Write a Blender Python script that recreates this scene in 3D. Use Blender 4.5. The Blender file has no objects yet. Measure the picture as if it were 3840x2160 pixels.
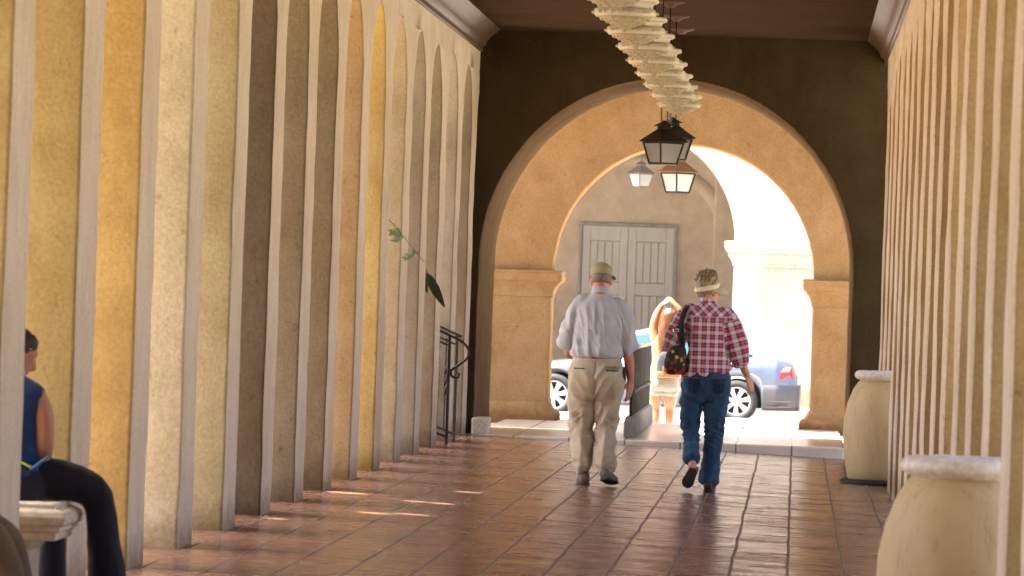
import bpy, bmesh, math, random
from mathutils import Vector, Matrix, noise
from mathutils.bvhtree import BVHTree
random.seed(7)
PI = math.pi
R = math.radians
scene = bpy.context.scene
COL = scene.collection
DG = bpy.context.evaluated_depsgraph_get

# ------------------------------------------------------------------ camera
FPX, EYE, ROLL = 18500.0, 1.45, R(2.0)
yc = Vector((1068, -51, -FPX)).normalized()
zc = Vector((math.sin(ROLL), math.cos(ROLL), 0))
zc = (zc - yc * zc.dot(yc)).normalized()
xc = yc.cross(zc)
# columns of the camera matrix = camera axes written in world coordinates
cm = Matrix(((xc.x, xc.y, xc.z), (yc.x, yc.y, yc.z), (zc.x, zc.y, zc.z)))
camd = bpy.data.cameras.new('camera')
cam = bpy.data.objects.new('camera', camd)
COL.objects.link(cam)
cam.matrix_world = Matrix.Translation((0, 0, EYE)) @ cm.to_4x4()
camd.sensor_width = 36
camd.lens = FPX * 36 / 3840
camd.clip_start, camd.clip_end = 1.0, 3000
camd.dof.use_dof = True
camd.dof.focus_distance = 39.0
camd.dof.aperture_fstop = 8.0
scene.camera = cam

# ------------------------------------------------------------------ helpers
def tag(o, label=None, cat=None, group=None, kind=None):
    if label: o['label'] = label
    if cat: o['category'] = cat
    if group: o['group'] = group
    if kind: o['kind'] = kind
    return o

def empty(name, loc=(0, 0, 0), rz=0.0, label=None, cat=None, group=None):
    o = bpy.data.objects.new(name, None)
    COL.objects.link(o)
    o.location = loc
    o.rotation_euler = (0, 0, rz)
    o.empty_display_size = .1
    return tag(o, label, cat, group)

def link(name, me, mats, parent=None, smooth=None):
    o = bpy.data.objects.new(name, me)
    COL.objects.link(o)
    if not isinstance(mats, (list, tuple)): mats = [mats]
    if len(me.materials) == 0:
        for m in mats: me.materials.append(m)
    if parent is not None: o.parent = parent
    if smooth is not None:
        for p in me.polygons: p.use_smooth = smooth
    return o

def obj(name, bm, mats, parent=None, smooth=False, bevel=0, seg=2):
    bmesh.ops.recalc_face_normals(bm, faces=bm.faces)
    me = bpy.data.meshes.new(name)
    bm.to_mesh(me); bm.free()
    o = link(name, me, mats, parent, smooth)
    if bevel:
        b = o.modifiers.new('bevel', 'BEVEL'); b.width = bevel; b.segments = seg
        b.limit_method = 'ANGLE'; b.angle_limit = R(40)
    return o

def BM(): return bmesh.new()

def box(bm, x0, x1, y0, y1, z0, z1, mi=0):
    v = [bm.verts.new((x, y, z)) for z in (z0, z1) for y in (y0, y1) for x in (x0, x1)]
    for idx in ((0, 2, 3, 1), (4, 5, 7, 6), (0, 1, 5, 4), (2, 6, 7, 3), (0, 4, 6, 2), (1, 3, 7, 5)):
        f = bm.faces.new([v[i] for i in idx]); f.material_index = mi
    return v

def skin_rings(bm, rings, cap=True, closed=True, mi=0):
    vs = [[bm.verts.new(p) for p in r] for r in rings]
    n = len(vs[0])
    for a, b in zip(vs[:-1], vs[1:]):
        for i in range(n if closed else n - 1):
            j = (i + 1) % n
            f = bm.faces.new((a[i], a[j], b[j], b[i])); f.material_index = mi
    if cap and closed:
        bm.faces.new(list(reversed(vs[0]))).material_index = mi
        bm.faces.new(vs[-1]).material_index = mi
    return vs

def lathe(bm, prof, n=24, c=(0, 0, 0), rot=0.0, mi=0, cap=True):
    rings = []
    for r, z in prof:
        rings.append([Vector((c[0] + max(r, .0005) * math.cos(rot + 2 * PI * i / n), c[1] + max(r, .0005) * math.sin(rot + 2 * PI * i / n), c[2] + z)) for i in range(n)])
    skin_rings(bm, rings, cap=cap, mi=mi)

def catmull(pts, k=4):
    out = []
    P = [Vector(p) for p in pts]
    for i in range(len(P) - 1):
        a = P[max(i - 1, 0)]; b = P[i]; c = P[i + 1]; d = P[min(i + 2, len(P) - 1)]
        for j in range(k):
            t = j / k
            out.append(.5 * (2 * b + (c - a) * t + (2 * a - 5 * b + 4 * c - d) * t * t + (3 * b - a - 3 * c + d) * t ** 3))
    out.append(P[-1])
    return out

def limb(bm, pts, n=12, k=4, flat=None, mi=0):
    """tapered tube through (x,y,z,r); flat=(axis vector, factor) squashes the section along an axis"""
    C = catmull([(p[0], p[1], p[2], p[3]) for p in [tuple(q) for q in pts]] if False else [Vector((p[0], p[1], p[2])) for p in pts], k)
    rr = []
    for i in range(len(pts) - 1):
        for j in range(k): 
            t = j / k; t = t * t * (3 - 2 * t) * .5 + t * .5
            rr.append(pts[i][3] * (1 - t) + pts[i + 1][3] * t)
    rr.append(pts[-1][3])
    rings = []
    up = None
    for i, c in enumerate(C):
        d = (C[min(i + 1, len(C) - 1)] - C[max(i - 1, 0)]).normalized()
        if up is None:
            up = Vector((0, 1, 0)) if abs(d.y) < .8 else Vector((0, 0, 1))
        s = d.cross(up).normalized(); up = s.cross(d).normalized()
        ring = []
        for q in range(n):
            a = 2 * PI * q / n
            o = (s * math.cos(a) + up * math.sin(a)) * rr[i]
            if flat:
                ax = flat[0].normalized(); o = o - ax * o.dot(ax) * (1 - flat[1])
            ring.append(c + o)
        rings.append(ring)
    # rounded ends
    d0 = (C[0] - C[1]).normalized(); d1 = (C[-1] - C[-2]).normalized()
    rings = [[C[0] + (p - C[0]) * .55 + d0 * rr[0] * .5 for p in rings[0]]] + rings + [[C[-1] + (p - C[-1]) * .55 + d1 * rr[-1] * .5 for p in rings[-1]]]
    skin_rings(bm, rings, mi=mi)

def stack(bm, secs, n=28, e=2.3):
    """horizontal super-elliptic rings (cx, cy, z, rx, ry)"""
    S = catmull([Vector((0, 0, 0))] * 0 or [Vector((s[0], s[1], s[2])) for s in secs], 3)
    Q = catmull([Vector((s[3], s[4], 0)) for s in secs], 3)
    rings = []
    for c, q in zip(S, Q):
        ring = []
        for i in range(n):
            a = 2 * PI * i / n
            ca, sa = math.cos(a), math.sin(a)
            ring.append(Vector((c.x + q.x * math.copysign(abs(ca) ** (2 / e), ca), c.y + q.y * math.copysign(abs(sa) ** (2 / e), sa), c.z)))
        rings.append(ring)
    skin_rings(bm, rings)

def ball(bm, c, rx, ry, rz, mat=None, n=16):
    m = Matrix.Translation(c) @ (mat.to_4x4() if mat else Matrix()) @ Matrix.Diagonal((rx, ry, rz, 1))
    bmesh.ops.create_uvsphere(bm, u_segments=n, v_segments=max(6, n // 2), radius=1, matrix=m)

def fuse(bm, voxel, smooth=4, fac=.5):
    """join overlapping closed shells into one continuous skin"""
    bmesh.ops.recalc_face_normals(bm, faces=bm.faces)
    me = bpy.data.meshes.new('tmp'); bm.to_mesh(me); bm.free()
    o = bpy.data.objects.new('tmp', me); COL.objects.link(o)
    m = o.modifiers.new('r', 'REMESH'); m.mode = 'VOXEL'; m.voxel_size = voxel
    s = o.modifiers.new('s', 'SMOOTH'); s.iterations = smooth; s.factor = fac
    ev = o.evaluated_get(DG())
    out = bpy.data.meshes.new_from_object(ev)
    bpy.data.objects.remove(o); bpy.data.meshes.remove(me)
    for p in out.polygons: p.use_smooth = True
    return out

def displace(me, fn):
    nrm = [v.normal.copy() for v in me.vertices]
    for v, n in zip(me.vertices, nrm):
        v.co += n * fn(v.co)
    me.update()

def decal(target, x0, x1, z0, z1, off=.003, th=.004, nx=8, nz=8, shape=None, ydir=1):
    """patch laid on the back of a garment by casting rays along y"""
    bvh = BVHTree.FromPolygons([v.co for v in target.vertices], [p.vertices for p in target.polygons])
    bm = BM(); g = {}
    for i in range(nx + 1):
        for j in range(nz + 1):
            u, w = i / nx, j / nz
            x = x0 + (x1 - x0) * u; z = z0 + (z1 - z0) * w
            if shape: x, z = shape(u, w, x, z)
            h = bvh.ray_cast(Vector((x, -2 * ydir, z)), Vector((0, ydir, 0)))
            if h[0] is not None: g[i, j] = bm.verts.new(h[0] + Vector((0, -off * ydir, 0)))
    for i in range(nx):
        for j in range(nz):
            q = [(i, j), (i + 1, j), (i + 1, j + 1), (i, j + 1)]
            if all(k in g for k in q): bm.faces.new([g[k] for k in q])
    bmesh.ops.solidify(bm, geom=list(bm.faces), thickness=th)
    return bm

# ------------------------------------------------------------------ materials
class NT:
    def __init__(s, name):
        s.m = bpy.data.materials.new(name); s.m.use_nodes = True
        s.t = s.m.node_tree; s.b = s.t.nodes['Principled BSDF']
    def n(s, typ, **kw):
        nd = s.t.nodes.new(typ)
        for k, v in kw.items():
            if k == 'inp':
                for a, b in v.items():
                    if isinstance(b, bpy.types.NodeSocket): s.t.links.new(b, nd.inputs[a])
                    else: nd.inputs[a].default_value = b
            else: setattr(nd, k, v)
        return nd
    def math(s, op, a, b=0.0, c=None, clamp=False):
        nd = s.n('ShaderNodeMath', operation=op, inp={0: a, 1: b}); nd.use_clamp = clamp
        if c is not None:
            if isinstance(c, bpy.types.NodeSocket): s.t.links.new(c, nd.inputs[2])
            else: nd.inputs[2].default_value = c
        return nd.outputs[0]
    def mix(s, f, a, b, mode='MIX'):
        nd = s.n('ShaderNodeMix', data_type='RGBA', blend_type=mode, inp={0: f})
        for i, v in ((6, a), (7, b)):
            if isinstance(v, bpy.types.NodeSocket): s.t.links.new(v, nd.inputs[i])
            else: nd.inputs[i].default_value = (*v, 1) if len(v) == 3 else v
        return nd.outputs[2]
    def noise(s, vec, scale, detail=4, rough=.55):
        nd = s.n('ShaderNodeTexNoise', inp={'Vector': vec, 'Scale': scale, 'Detail': detail, 'Roughness': rough})
        return nd.outputs['Fac']
    def rng(s, v, a, b, c=0.0, d=1.0):
        nd = s.n('ShaderNodeMapRange', inp={0: v, 1: a, 2: b, 3: c, 4: d}); nd.clamp = True
        return nd.outputs[0]
    def scale(s, vec, x, y, z):
        return s.n('ShaderNodeMapping', inp={'Vector': vec, 'Scale': (x, y, z)}).outputs[0]
    def pos(s): return s.n('ShaderNodeNewGeometry').outputs['Position']
    def obj(s): return s.n('ShaderNodeTexCoord').outputs['Object']
    def bump(s, h, strength=.5, dist=.01):
        nd = s.n('ShaderNodeBump', inp={'Height': h, 'Strength': strength, 'Distance': dist})
        s.t.links.new(nd.outputs[0], s.b.inputs['Normal']); return nd
    def set(s, **kw):
        for k, v in kw.items():
            k = k.replace('_', ' ')
            if isinstance(v, bpy.types.NodeSocket): s.t.links.new(v, s.b.inputs[k])
            else: s.b.inputs[k].default_value = (*v, 1) if isinstance(v, tuple) and len(v) == 3 and s.b.inputs[k].type == 'RGBA' else v
        return s.m

def simple(name, col, rough=.6, var=.15, scale=30, bump=0.0, metal=0.0, **kw):
    t = NT(name); p = t.obj()
    f = t.rng(t.noise(p, scale), .3, .7)
    dark = tuple(c * (1 - var) for c in col); lite = tuple(min(1, c * (1 + var)) for c in col)
    t.set(Base_Color=t.mix(f, dark, lite), Roughness=rough, Metallic=metal, **kw)
    if bump: t.bump(t.noise(p, scale * 2), bump, .01)
    return t.m

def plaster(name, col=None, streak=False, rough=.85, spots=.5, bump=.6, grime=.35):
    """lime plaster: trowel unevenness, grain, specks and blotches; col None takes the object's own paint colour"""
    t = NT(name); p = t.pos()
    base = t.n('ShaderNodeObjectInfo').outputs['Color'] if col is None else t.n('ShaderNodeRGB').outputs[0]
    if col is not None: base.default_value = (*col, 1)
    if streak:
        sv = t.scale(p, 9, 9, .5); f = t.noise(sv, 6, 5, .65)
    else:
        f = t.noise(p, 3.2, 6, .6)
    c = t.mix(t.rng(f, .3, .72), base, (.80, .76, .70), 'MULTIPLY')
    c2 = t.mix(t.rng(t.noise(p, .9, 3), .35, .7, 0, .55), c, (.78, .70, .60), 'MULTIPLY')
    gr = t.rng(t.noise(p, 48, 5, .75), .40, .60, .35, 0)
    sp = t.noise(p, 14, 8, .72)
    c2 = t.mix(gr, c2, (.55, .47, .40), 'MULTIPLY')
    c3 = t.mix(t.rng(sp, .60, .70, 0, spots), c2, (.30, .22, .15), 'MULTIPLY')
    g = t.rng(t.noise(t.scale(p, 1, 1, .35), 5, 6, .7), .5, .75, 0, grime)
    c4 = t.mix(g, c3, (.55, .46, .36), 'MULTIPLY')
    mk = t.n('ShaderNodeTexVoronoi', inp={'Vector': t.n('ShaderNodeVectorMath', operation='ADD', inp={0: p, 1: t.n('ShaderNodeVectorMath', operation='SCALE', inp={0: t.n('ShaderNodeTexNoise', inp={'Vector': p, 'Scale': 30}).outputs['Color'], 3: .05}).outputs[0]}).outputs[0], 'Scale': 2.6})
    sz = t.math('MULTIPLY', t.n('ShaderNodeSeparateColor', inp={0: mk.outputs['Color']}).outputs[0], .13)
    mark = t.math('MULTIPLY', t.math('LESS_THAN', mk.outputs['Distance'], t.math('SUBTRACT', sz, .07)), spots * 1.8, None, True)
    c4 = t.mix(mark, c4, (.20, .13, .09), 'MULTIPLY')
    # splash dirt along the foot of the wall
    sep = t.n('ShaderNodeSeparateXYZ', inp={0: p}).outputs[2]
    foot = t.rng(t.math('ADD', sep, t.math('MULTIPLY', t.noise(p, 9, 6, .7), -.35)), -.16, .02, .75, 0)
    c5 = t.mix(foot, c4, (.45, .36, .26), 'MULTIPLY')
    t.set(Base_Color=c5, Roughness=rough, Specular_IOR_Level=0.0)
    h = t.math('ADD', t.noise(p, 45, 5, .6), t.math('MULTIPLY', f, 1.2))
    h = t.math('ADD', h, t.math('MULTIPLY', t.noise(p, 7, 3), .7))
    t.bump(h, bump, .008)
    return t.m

m_face = plaster('pale_plaster', (.86, .78, .67), streak=True, spots=.25, grime=.2)
m_jamb = plaster('light_and_shade_plaster', None, spots=.5)  # jamb colours carry painted bounce light and shade
m_endface = plaster('low_light_plaster', (.072, .054, .028), spots=.3, grime=.5)  # plaster darkened to put the wall's low light into its colour
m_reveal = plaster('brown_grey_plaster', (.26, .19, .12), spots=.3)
m_ochre = plaster('ochre_plaster', (.40, .262, .135), spots=.25, grime=.3)
m_tan = plaster('tan_plaster', (.63, .56, .47), spots=.2, grime=.2)
m_white = plaster('white_plaster', (.40, .39, .37), spots=.12, grime=.12)

def floor_material():
    t = NT('terracotta_tile'); p = t.pos()
    wob = t.n('ShaderNodeTexNoise', inp={'Vector': t.scale(p, 1, .45, 1), 'Scale': 2.2, 'Detail': 3})
    off = t.n('ShaderNodeVectorMath', operation='SCALE', inp={0: t.n('ShaderNodeVectorMath', operation='SUBTRACT', inp={0: wob.outputs['Color'], 1: (.5, .5, .5)}).outputs[0], 3: .028}).outputs[0]
    q = t.n('ShaderNodeVectorMath', operation='ADD', inp={0: p, 1: off}).outputs[0]
    s = t.n('ShaderNodeVectorMath', operation='SCALE', inp={0: q, 3: 1 / .325}).outputs[0]
    x = t.n('ShaderNodeSeparateXYZ', inp={0: s})
    cell = t.n('ShaderNodeVectorMath', operation='FLOOR', inp={0: t.n('ShaderNodeCombineXYZ', inp={0: x.outputs[0], 1: x.outputs[1], 2: 0.0}).outputs[0]}).outputs[0]
    wn = t.n('ShaderNodeTexWhiteNoise', inp={'Vector': cell})
    def edge(o):
        f = t.math('FRACT', o); return t.math('MINIMUM', f, t.math('SUBTRACT', 1.0, f))
    ex, ey = edge(x.outputs[0]), edge(x.outputs[1])
    gx = t.rng(ex, .014, .032, 1, 0); gy = t.rng(ey, .014, .034, 1, 0)
    grout = t.math('MAXIMUM', gx, t.math('MULTIPLY', gy, .75))
    ramp = t.n('ShaderNodeValToRGB', inp={0: wn.outputs['Value']})
    ramp.color_ramp.elements[0].color = (.178, .088, .057, 1); ramp.color_ramp.elements[1].color = (.24, .125, .085, 1)
    e = ramp.color_ramp.elements.new(.5); e.color = (.205, .104, .069, 1)
    c = t.mix(t.rng(t.noise(p, 3.5, 7, .72), .35, .68, 0, .75), ramp.outputs[0], (.58, .47, .42), 'MULTIPLY')
    c = t.mix(t.rng(t.noise(p, .7, 3), .45, .7, 0, .5), c, (1.3, 1.15, 1.1), 'MULTIPLY')
    c = t.mix(grout, c, (.125, .092, .085))
    st = t.noise(p, 2.5, 5, .7)
    rough = t.math('ADD', t.rng(st, .3, .7, .13, .30), t.math('MULTIPLY', wn.outputs['Value'], .05))
    rough = t.math('ADD', rough, t.math('MULTIPLY', grout, .35))
    t.set(Base_Color=c, Roughness=rough, Specular_IOR_Level=.42)
    h = t.math('ADD', t.math('MULTIPLY', grout, -1.0), t.math('MULTIPLY', t.noise(p, 6, 3), .30))
    b = t.n('ShaderNodeBump', inp={'Height': h, 'Strength': .3, 'Distance': .004})
    # every tile is laid a little out of level
    tl = t.n('ShaderNodeVectorMath', operation='SUBTRACT', inp={0: wn.outputs['Color'], 1: (.5, .5, .5)}).outputs[0]
    tl = t.n('ShaderNodeVectorMath', operation='MULTIPLY', inp={0: tl, 1: (.008, .014, 0)}).outputs[0]
    nn = t.n('ShaderNodeVectorMath', operation='ADD', inp={0: b.outputs[0], 1: tl}).outputs[0]
    nn = t.n('ShaderNodeVectorMath', operation='NORMALIZE', inp={0: nn}).outputs[0]
    t.t.links.new(nn, t.b.inputs['Normal'])
    return t.m
m_floor = floor_material()

def landing_material():
    t = NT('pale_landing_tile'); p = t.pos()
    x = t.n('ShaderNodeSeparateXYZ', inp={0: t.scale(p, 1 / .56, 1 / .56, 1)})
    def edge(o):
        f = t.math('FRACT', o); return t.math('MINIMUM', f, t.math('SUBTRACT', 1.0, f))
    g = t.math('MAXIMUM', t.rng(edge(x.outputs[0]), .008, .02, 1, 0), t.rng(edge(x.outputs[1]), .008, .02, 1, 0))
    c = t.mix(t.rng(t.noise(p, 5, 5), .3, .7), (.70, .61, .52), (.84, .75, .65))
    c = t.mix(g, c, (.22, .16, .12))
    t.set(Base_Color=c, Roughness=.19)
    t.bump(t.math('ADD', t.math('MULTIPLY', g, -1.0), t.noise(p, 12)), .3, .004)
    return t.m
m_land = landing_material()

def wood_ceiling():
    t = NT('dark_ceiling_board'); p = t.pos()
    g = t.noise(t.scale(p, .8, 14, 1), 3, 5, .6)
    y = t.n('ShaderNodeSeparateXYZ', inp={0: p}).outputs[1]
    f = t.math('FRACT', t.math('MULTIPLY', y, 1 / .14)); e = t.math('MINIMUM', f, t.math('SUBTRACT', 1.0, f))
    gap = t.rng(e, .02, .06, 1, 0)
    c = t.mix(t.rng(g, .3, .7), (.052, .033, .021), (.10, .066, .045))
    c = t.mix(gap, c, (.02, .012, .01))
    t.set(Base_Color=c, Specular_IOR_Level=0.0, Roughness=.8)
    t.bump(t.math('ADD', g, t.math('MULTIPLY', gap, -2.0)), .5, .004)
    return t.m
m_ceil = wood_ceiling()
m_cornice = simple('brown_painted_wood', (.12, .075, .05), .5, .2, 12, .15, 0, Specular_IOR_Level=.12)
m_cream = simple('cream_painted_plaster', (.58, .53, .40), .55, .08, 9)
m_carved = simple('shaded_carved_plaster', (.40, .34, .23), .6, .25, 40)  # bowl toned darker to put underside shade into the colour
m_iron = simple('black_iron', (.018, .014, .013), .45, .3, 40, .1)
m_iron2 = simple('dark_bronze_metal', (.010, .008, .006), .75, .3, 30, .1)
m_greymetal = simple('weathered_grey_metal', (.22, .19, .175), .8, .2, 30)
m_copper = simple('brown_patina_metal', (.20, .10, .05), .5, .25, 30, .1)
m_stone = simple('cast_stone', (.62, .54, .42), .85, .18, 25, .3)
m_curb = simple('grey_concrete', (.30, .285, .25), .9, .2, 20, .3)
m_paving = simple('pale_paving', (.68, .64, .58), .85, .1, 2, .2)
m_terrace = simple('pale_gravel', (.44, .40, .29), .95, .2, 3, .2)
m_earth = simple('sandy_ground', (.38, .30, .20), .95, .12, .7, .2)

def glass_mat():
    t = NT('frosted_lantern_glass')
    n = t.noise(t.obj(), 9, 4)
    t.set(Base_Color=t.mix(n, (.72, .74, .74), (.86, .87, .86)), Roughness=.35, Transmission_Weight=.15)
    return t.m
m_glass = glass_mat()

def jar_mat():
    t = NT('aged_glazed_clay'); p = t.obj()
    c = t.mix(t.rng(t.noise(t.scale(p, 1, 1, .6), 4, 6, .6), .3, .7), (.46, .335, .165), (.60, .46, .25))
    dr = t.noise(t.scale(p, 6, 6, .7), 3, 5, .7)
    c = t.mix(t.rng(dr, .55, .75, 0, .65), c, (.42, .33, .22), 'MULTIPLY')
    c = t.mix(t.rng(t.noise(p, 22, 6, .7), .63, .72, 0, .6), c, (.2, .15, .1), 'MULTIPLY')
    t.set(Base_Color=c, Roughness=.55)
    t.bump(t.noise(p, 14, 5), .3, .008)
    return t.m
m_jar = jar_mat()
m_rim = simple('worn_pale_rim', (.72, .66, .58), .5, .2, 30, .4)

def asphalt():
    t = NT('worn_road_surface'); p = t.pos()
    c = t.mix(t.rng(t.noise(p, .6, 4), .3, .7), (.13, .115, .11), (.18, .165, .16))
    c = t.mix(t.rng(t.noise(p, 60, 3), .4, .7, 0, .6), c, (.26, .24, .23))
    t.set(Base_Color=c, Roughness=.9); t.bump(t.noise(p, 80), .4, .01)
    return t.m
m_road = asphalt()

# ------------------------------------------------------------------ the arcade
XL, XR = -3.29, .82             # inner faces of the two colonnades
P, W = 2.05, .64                # bay pitch, pillar width along the arcade
ZS, RA = 2.95, (2.05 - .64) / 2 # springing and radius of the side arches
TOP = 4.14
def zf(x): return -.0295 * max(0.0, min(x, 1.6) + 3.33)
def wob(p, k=1.0):
    if p[0] > .75 and p[1] < 49.8: k *= 1.1
    v = Vector(p)
    a = noise.noise_vector(v * 1.7) * .007 + noise.noise_vector(v * 5.1 + Vector((9, 4, 2))) * .006
    return Vector((v.x + a.x * k, v.y + a.y * k, v.z))

def bay(yc_, xin, xout, z0):
    """one pillar with the half arches that spring from it"""
    bm = BM()
    zs = [z0 + (ZS - z0) * i / 16 for i in range(17)]
    lev = [(z, W / 2) for z in zs]
    for i in range(1, 15):
        a = (PI / 2) * i / 14
        lev.append((ZS + RA * math.sin(a), P / 2 - RA * math.cos(a)))
    lev.append((ZS + RA + .2, P / 2)); lev.append((TOP, P / 2))
    NC = 5
    def pt(x, y, z): return wob((x, y, z))
    grids = []
    for x in (xin, xout):
        grids.append([[bm.verts.new(pt(x, yc_ - h + 2 * h * c / NC, z)) for c in range(NC + 1)] for z, h in lev])
    for gi, g in enumerate(grids):
        for a, b in zip(g[:-1], g[1:]):
            for c in range(NC):
                bm.faces.new((a[c], a[c + 1], b[c + 1], b[c])).material_index = 0
    D = 3
    for c in (0, NC):
        cols = []
        for li, (z, h) in enumerate(lev):
            y = yc_ - h if c == 0 else yc_ + h
            cols.append([grids[0][li][c]] + [bm.verts.new(pt(xin + (xout - xin) * d / D, y, z)) for d in range(1, D)] + [grids[1][li][c]])
        for li in range(len(lev) - 3):
            for d in range(D):
                bm.faces.new((cols[li][d], cols[li][d + 1], cols[li + 1][d + 1], cols[li + 1][d])).material_index = 1
        # loose verts above the crown are not needed
        for li in range(len(lev) - 2, len(lev)):
            for d in range(1, D): bm.verts.remove(cols[li][d])
    return bm

def cornice(x, s):
    prof = [(0, 3.87), (.022, 3.87), (.03, 3.885), (.022, 3.91), (.035, 3.925), (.055, 3.935), (.07, 3.975), (.10, 4.02), (.135, 4.045), (.145, 4.06), (.165, 4.065), (.175, 4.085), (.20, 4.098)]
    bm = BM()
    ys = [-6 + i * 2.0 for i in range(28)] + [49.92]
    rows = [[bm.verts.new((x + s * a, y, z)) for a, z in prof] for y in ys]
    for a, b in zip(rows[:-1], rows[1:]):
        for i in range(len(prof) - 1): bm.faces.new((a[i], a[i + 1], b[i + 1], b[i]))
    return bm

LP = {}   # tone of each pillar, near to far: paint plus bounce light and shade
LEFT_LIT_PAINT = [(.60, .44, .20)] * 8 + [(.62, .46, .2), (.70, .50, .20), (.66, .50, .24), (.58, .43, .19), (.74, .50, .20), (.82, .72, .52), (.58, .48, .29), (.20, .155, .11), (.34, .27, .185), (.31, .24, .16), (.58, .40, .22), (.72, .53, .23), (.62, .51, .36), (.42, .35, .28), (.36, .29, .21), (.54, .46, .38), (.32, .26, .2)]
left = empty('colonnade', (XL, 22, 0), 0, 'row of cream and ochre plaster pillars with tall arches along the left side', 'colonnade', 'colonnades of the arcade')
left_names = {11: 'pillar toned ochre by paint and bounce light behind the seated person', 12: 'pillar toned bright orange for bounce light', 13: 'pillar toned pale cream for bounce light', 15: 'pillar toned dark brown for shade', 19: 'pillar toned bright yellow for bounce light'}
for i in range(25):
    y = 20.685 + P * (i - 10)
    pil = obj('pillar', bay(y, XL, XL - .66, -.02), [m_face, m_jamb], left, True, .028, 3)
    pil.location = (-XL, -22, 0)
    pil.color = (*[.70 * a * b for a, b in zip(LEFT_LIT_PAINT[min(i, len(LEFT_LIT_PAINT) - 1)], (1, 1.07, 1.08))], 1)
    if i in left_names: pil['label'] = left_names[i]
c = obj('cornice', cornice(XL, 1), m_cornice, left, True); c.location = (-XL, -22, 0)

right = empty('colonnade', (XR, 22, 0), 0, 'row of cream plaster pillars seen edge on behind the clay jars at right', 'colonnade', 'colonnades of the arcade')
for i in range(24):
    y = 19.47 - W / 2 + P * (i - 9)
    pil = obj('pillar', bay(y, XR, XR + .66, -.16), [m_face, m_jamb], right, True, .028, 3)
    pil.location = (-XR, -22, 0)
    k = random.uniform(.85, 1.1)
    pil.color = (.50 * k, .365 * k, .185 * k, 1) if i < 14 else (.38 * k, .255 * k, .12 * k, 1)  # far jambs toned darker, their deeper shade put into the colour
c = obj('cornice', cornice(XR, -1), m_cornice, right, True); c.location = (-XR, -22, 0)

# floor sheet of the arcade
bm = BM()
xs = [-4.4, -3.33, -2, -1, 0, .9, 1.6, 1.9]
ys = [-10 + i * 2 for i in range(30)] + [50.6]
g = [[bm.verts.new((x, y, zf(x))) for x in xs] for y in ys]
for a, b in zip(g[:-1], g[1:]):
    for i in range(len(xs) - 1): bm.faces.new((a[i], a[i + 1], b[i + 1], b[i]))
tag(obj('floor', bm, m_floor), 'glossy terracotta tile floor of the arcade', 'floor', kind='structure')

# ceiling
bm = BM(); box(bm, XL - .02, XR + .02, -6, 49.95, 4.10, 4.13)
tag(obj('ceiling', bm, m_ceil), 'dark brown boarded ceiling', 'ceiling', kind='structure')

# ------------------------------------------------------------------ sun direction, roof with added sun blocker
SUN_H = Vector((-.985, -.17)).normalized(); SUN_EL = R(62)
SUN = Vector((SUN_H.x * math.cos(SUN_EL), SUN_H.y * math.cos(SUN_EL), math.sin(SUN_EL)))
roof = empty('roof', (-1, 24, 4.3), 0, 'flat roof of the arcade with an added sun blocking overhang and sunlight slot', 'roof')
bm = BM(); box(bm, -3.98, 1.62, -8, 52.3, 4.30, 4.62); box(bm, -9.5, -3.5, 52.302, 57.0, 4.30, 4.62); box(bm, -1.55, 2.6, 52.302, 57.0, 4.30, 4.62); box(bm, -3.498, -1.552, 54.7, 56.99, 4.30, 4.62)  # vestibule slab extended to block sun, slot added to sunlight the landing
o = obj('roof_slab', bm, m_curb, roof); o.location = (1, -24, -4.3)
# added unseen overhang blocking the sun, its holes aimed to light floor slivers
ZE = 4.36
spots = [(-3.11, 34.62, .15, .12), (-2.68, 31.95, .12, .10), (-2.46, 32.1, .13, .08), (-2.58, 34.0, .09, .09), (-2.385, 33.95, .09, .10), (-2.34, 36.05, .11, .11), (-3.16, 30.4, .07, .07)]
holes = []
for x, y, rx, ry in spots:
    k = (ZE - zf(x)) / SUN.z
    holes.append((x + SUN.x * k, y + SUN.y * k, rx, ry))
bm = BM()
def plate(x0, x1, y0, y1, nx, ny, hs):
    vv = [[bm.verts.new((x0 + (x1 - x0) * i / nx, y0 + (y1 - y0) * j / ny, ZE)) for i in range(nx + 1)] for j in range(ny + 1)]
    for j in range(ny):
        for i in range(nx):
            cx = x0 + (x1 - x0) * (i + .5) / nx; cy = y0 + (y1 - y0) * (j + .5) / ny
            if any(((cx - h[0]) / h[2]) ** 2 + ((cy - h[1]) / h[3]) ** 2 < 1 for h in hs): continue
            bm.faces.new((vv[j][i], vv[j][i + 1], vv[j + 1][i + 1], vv[j + 1][i]))
plate(-5.92, -3.98, -8, 26, 4, 10, [])
plate(-5.92, -3.98, 26, 37, 97, 550, holes)
plate(-5.92, -3.98, 37, 52.2, 4, 10, [])
o = obj('sun_blocker', bm, m_ceil, roof); o.location = (1, -24, -4.3)
sm = o.modifiers.new('t', 'SOLIDIFY'); sm.thickness = .02

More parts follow.
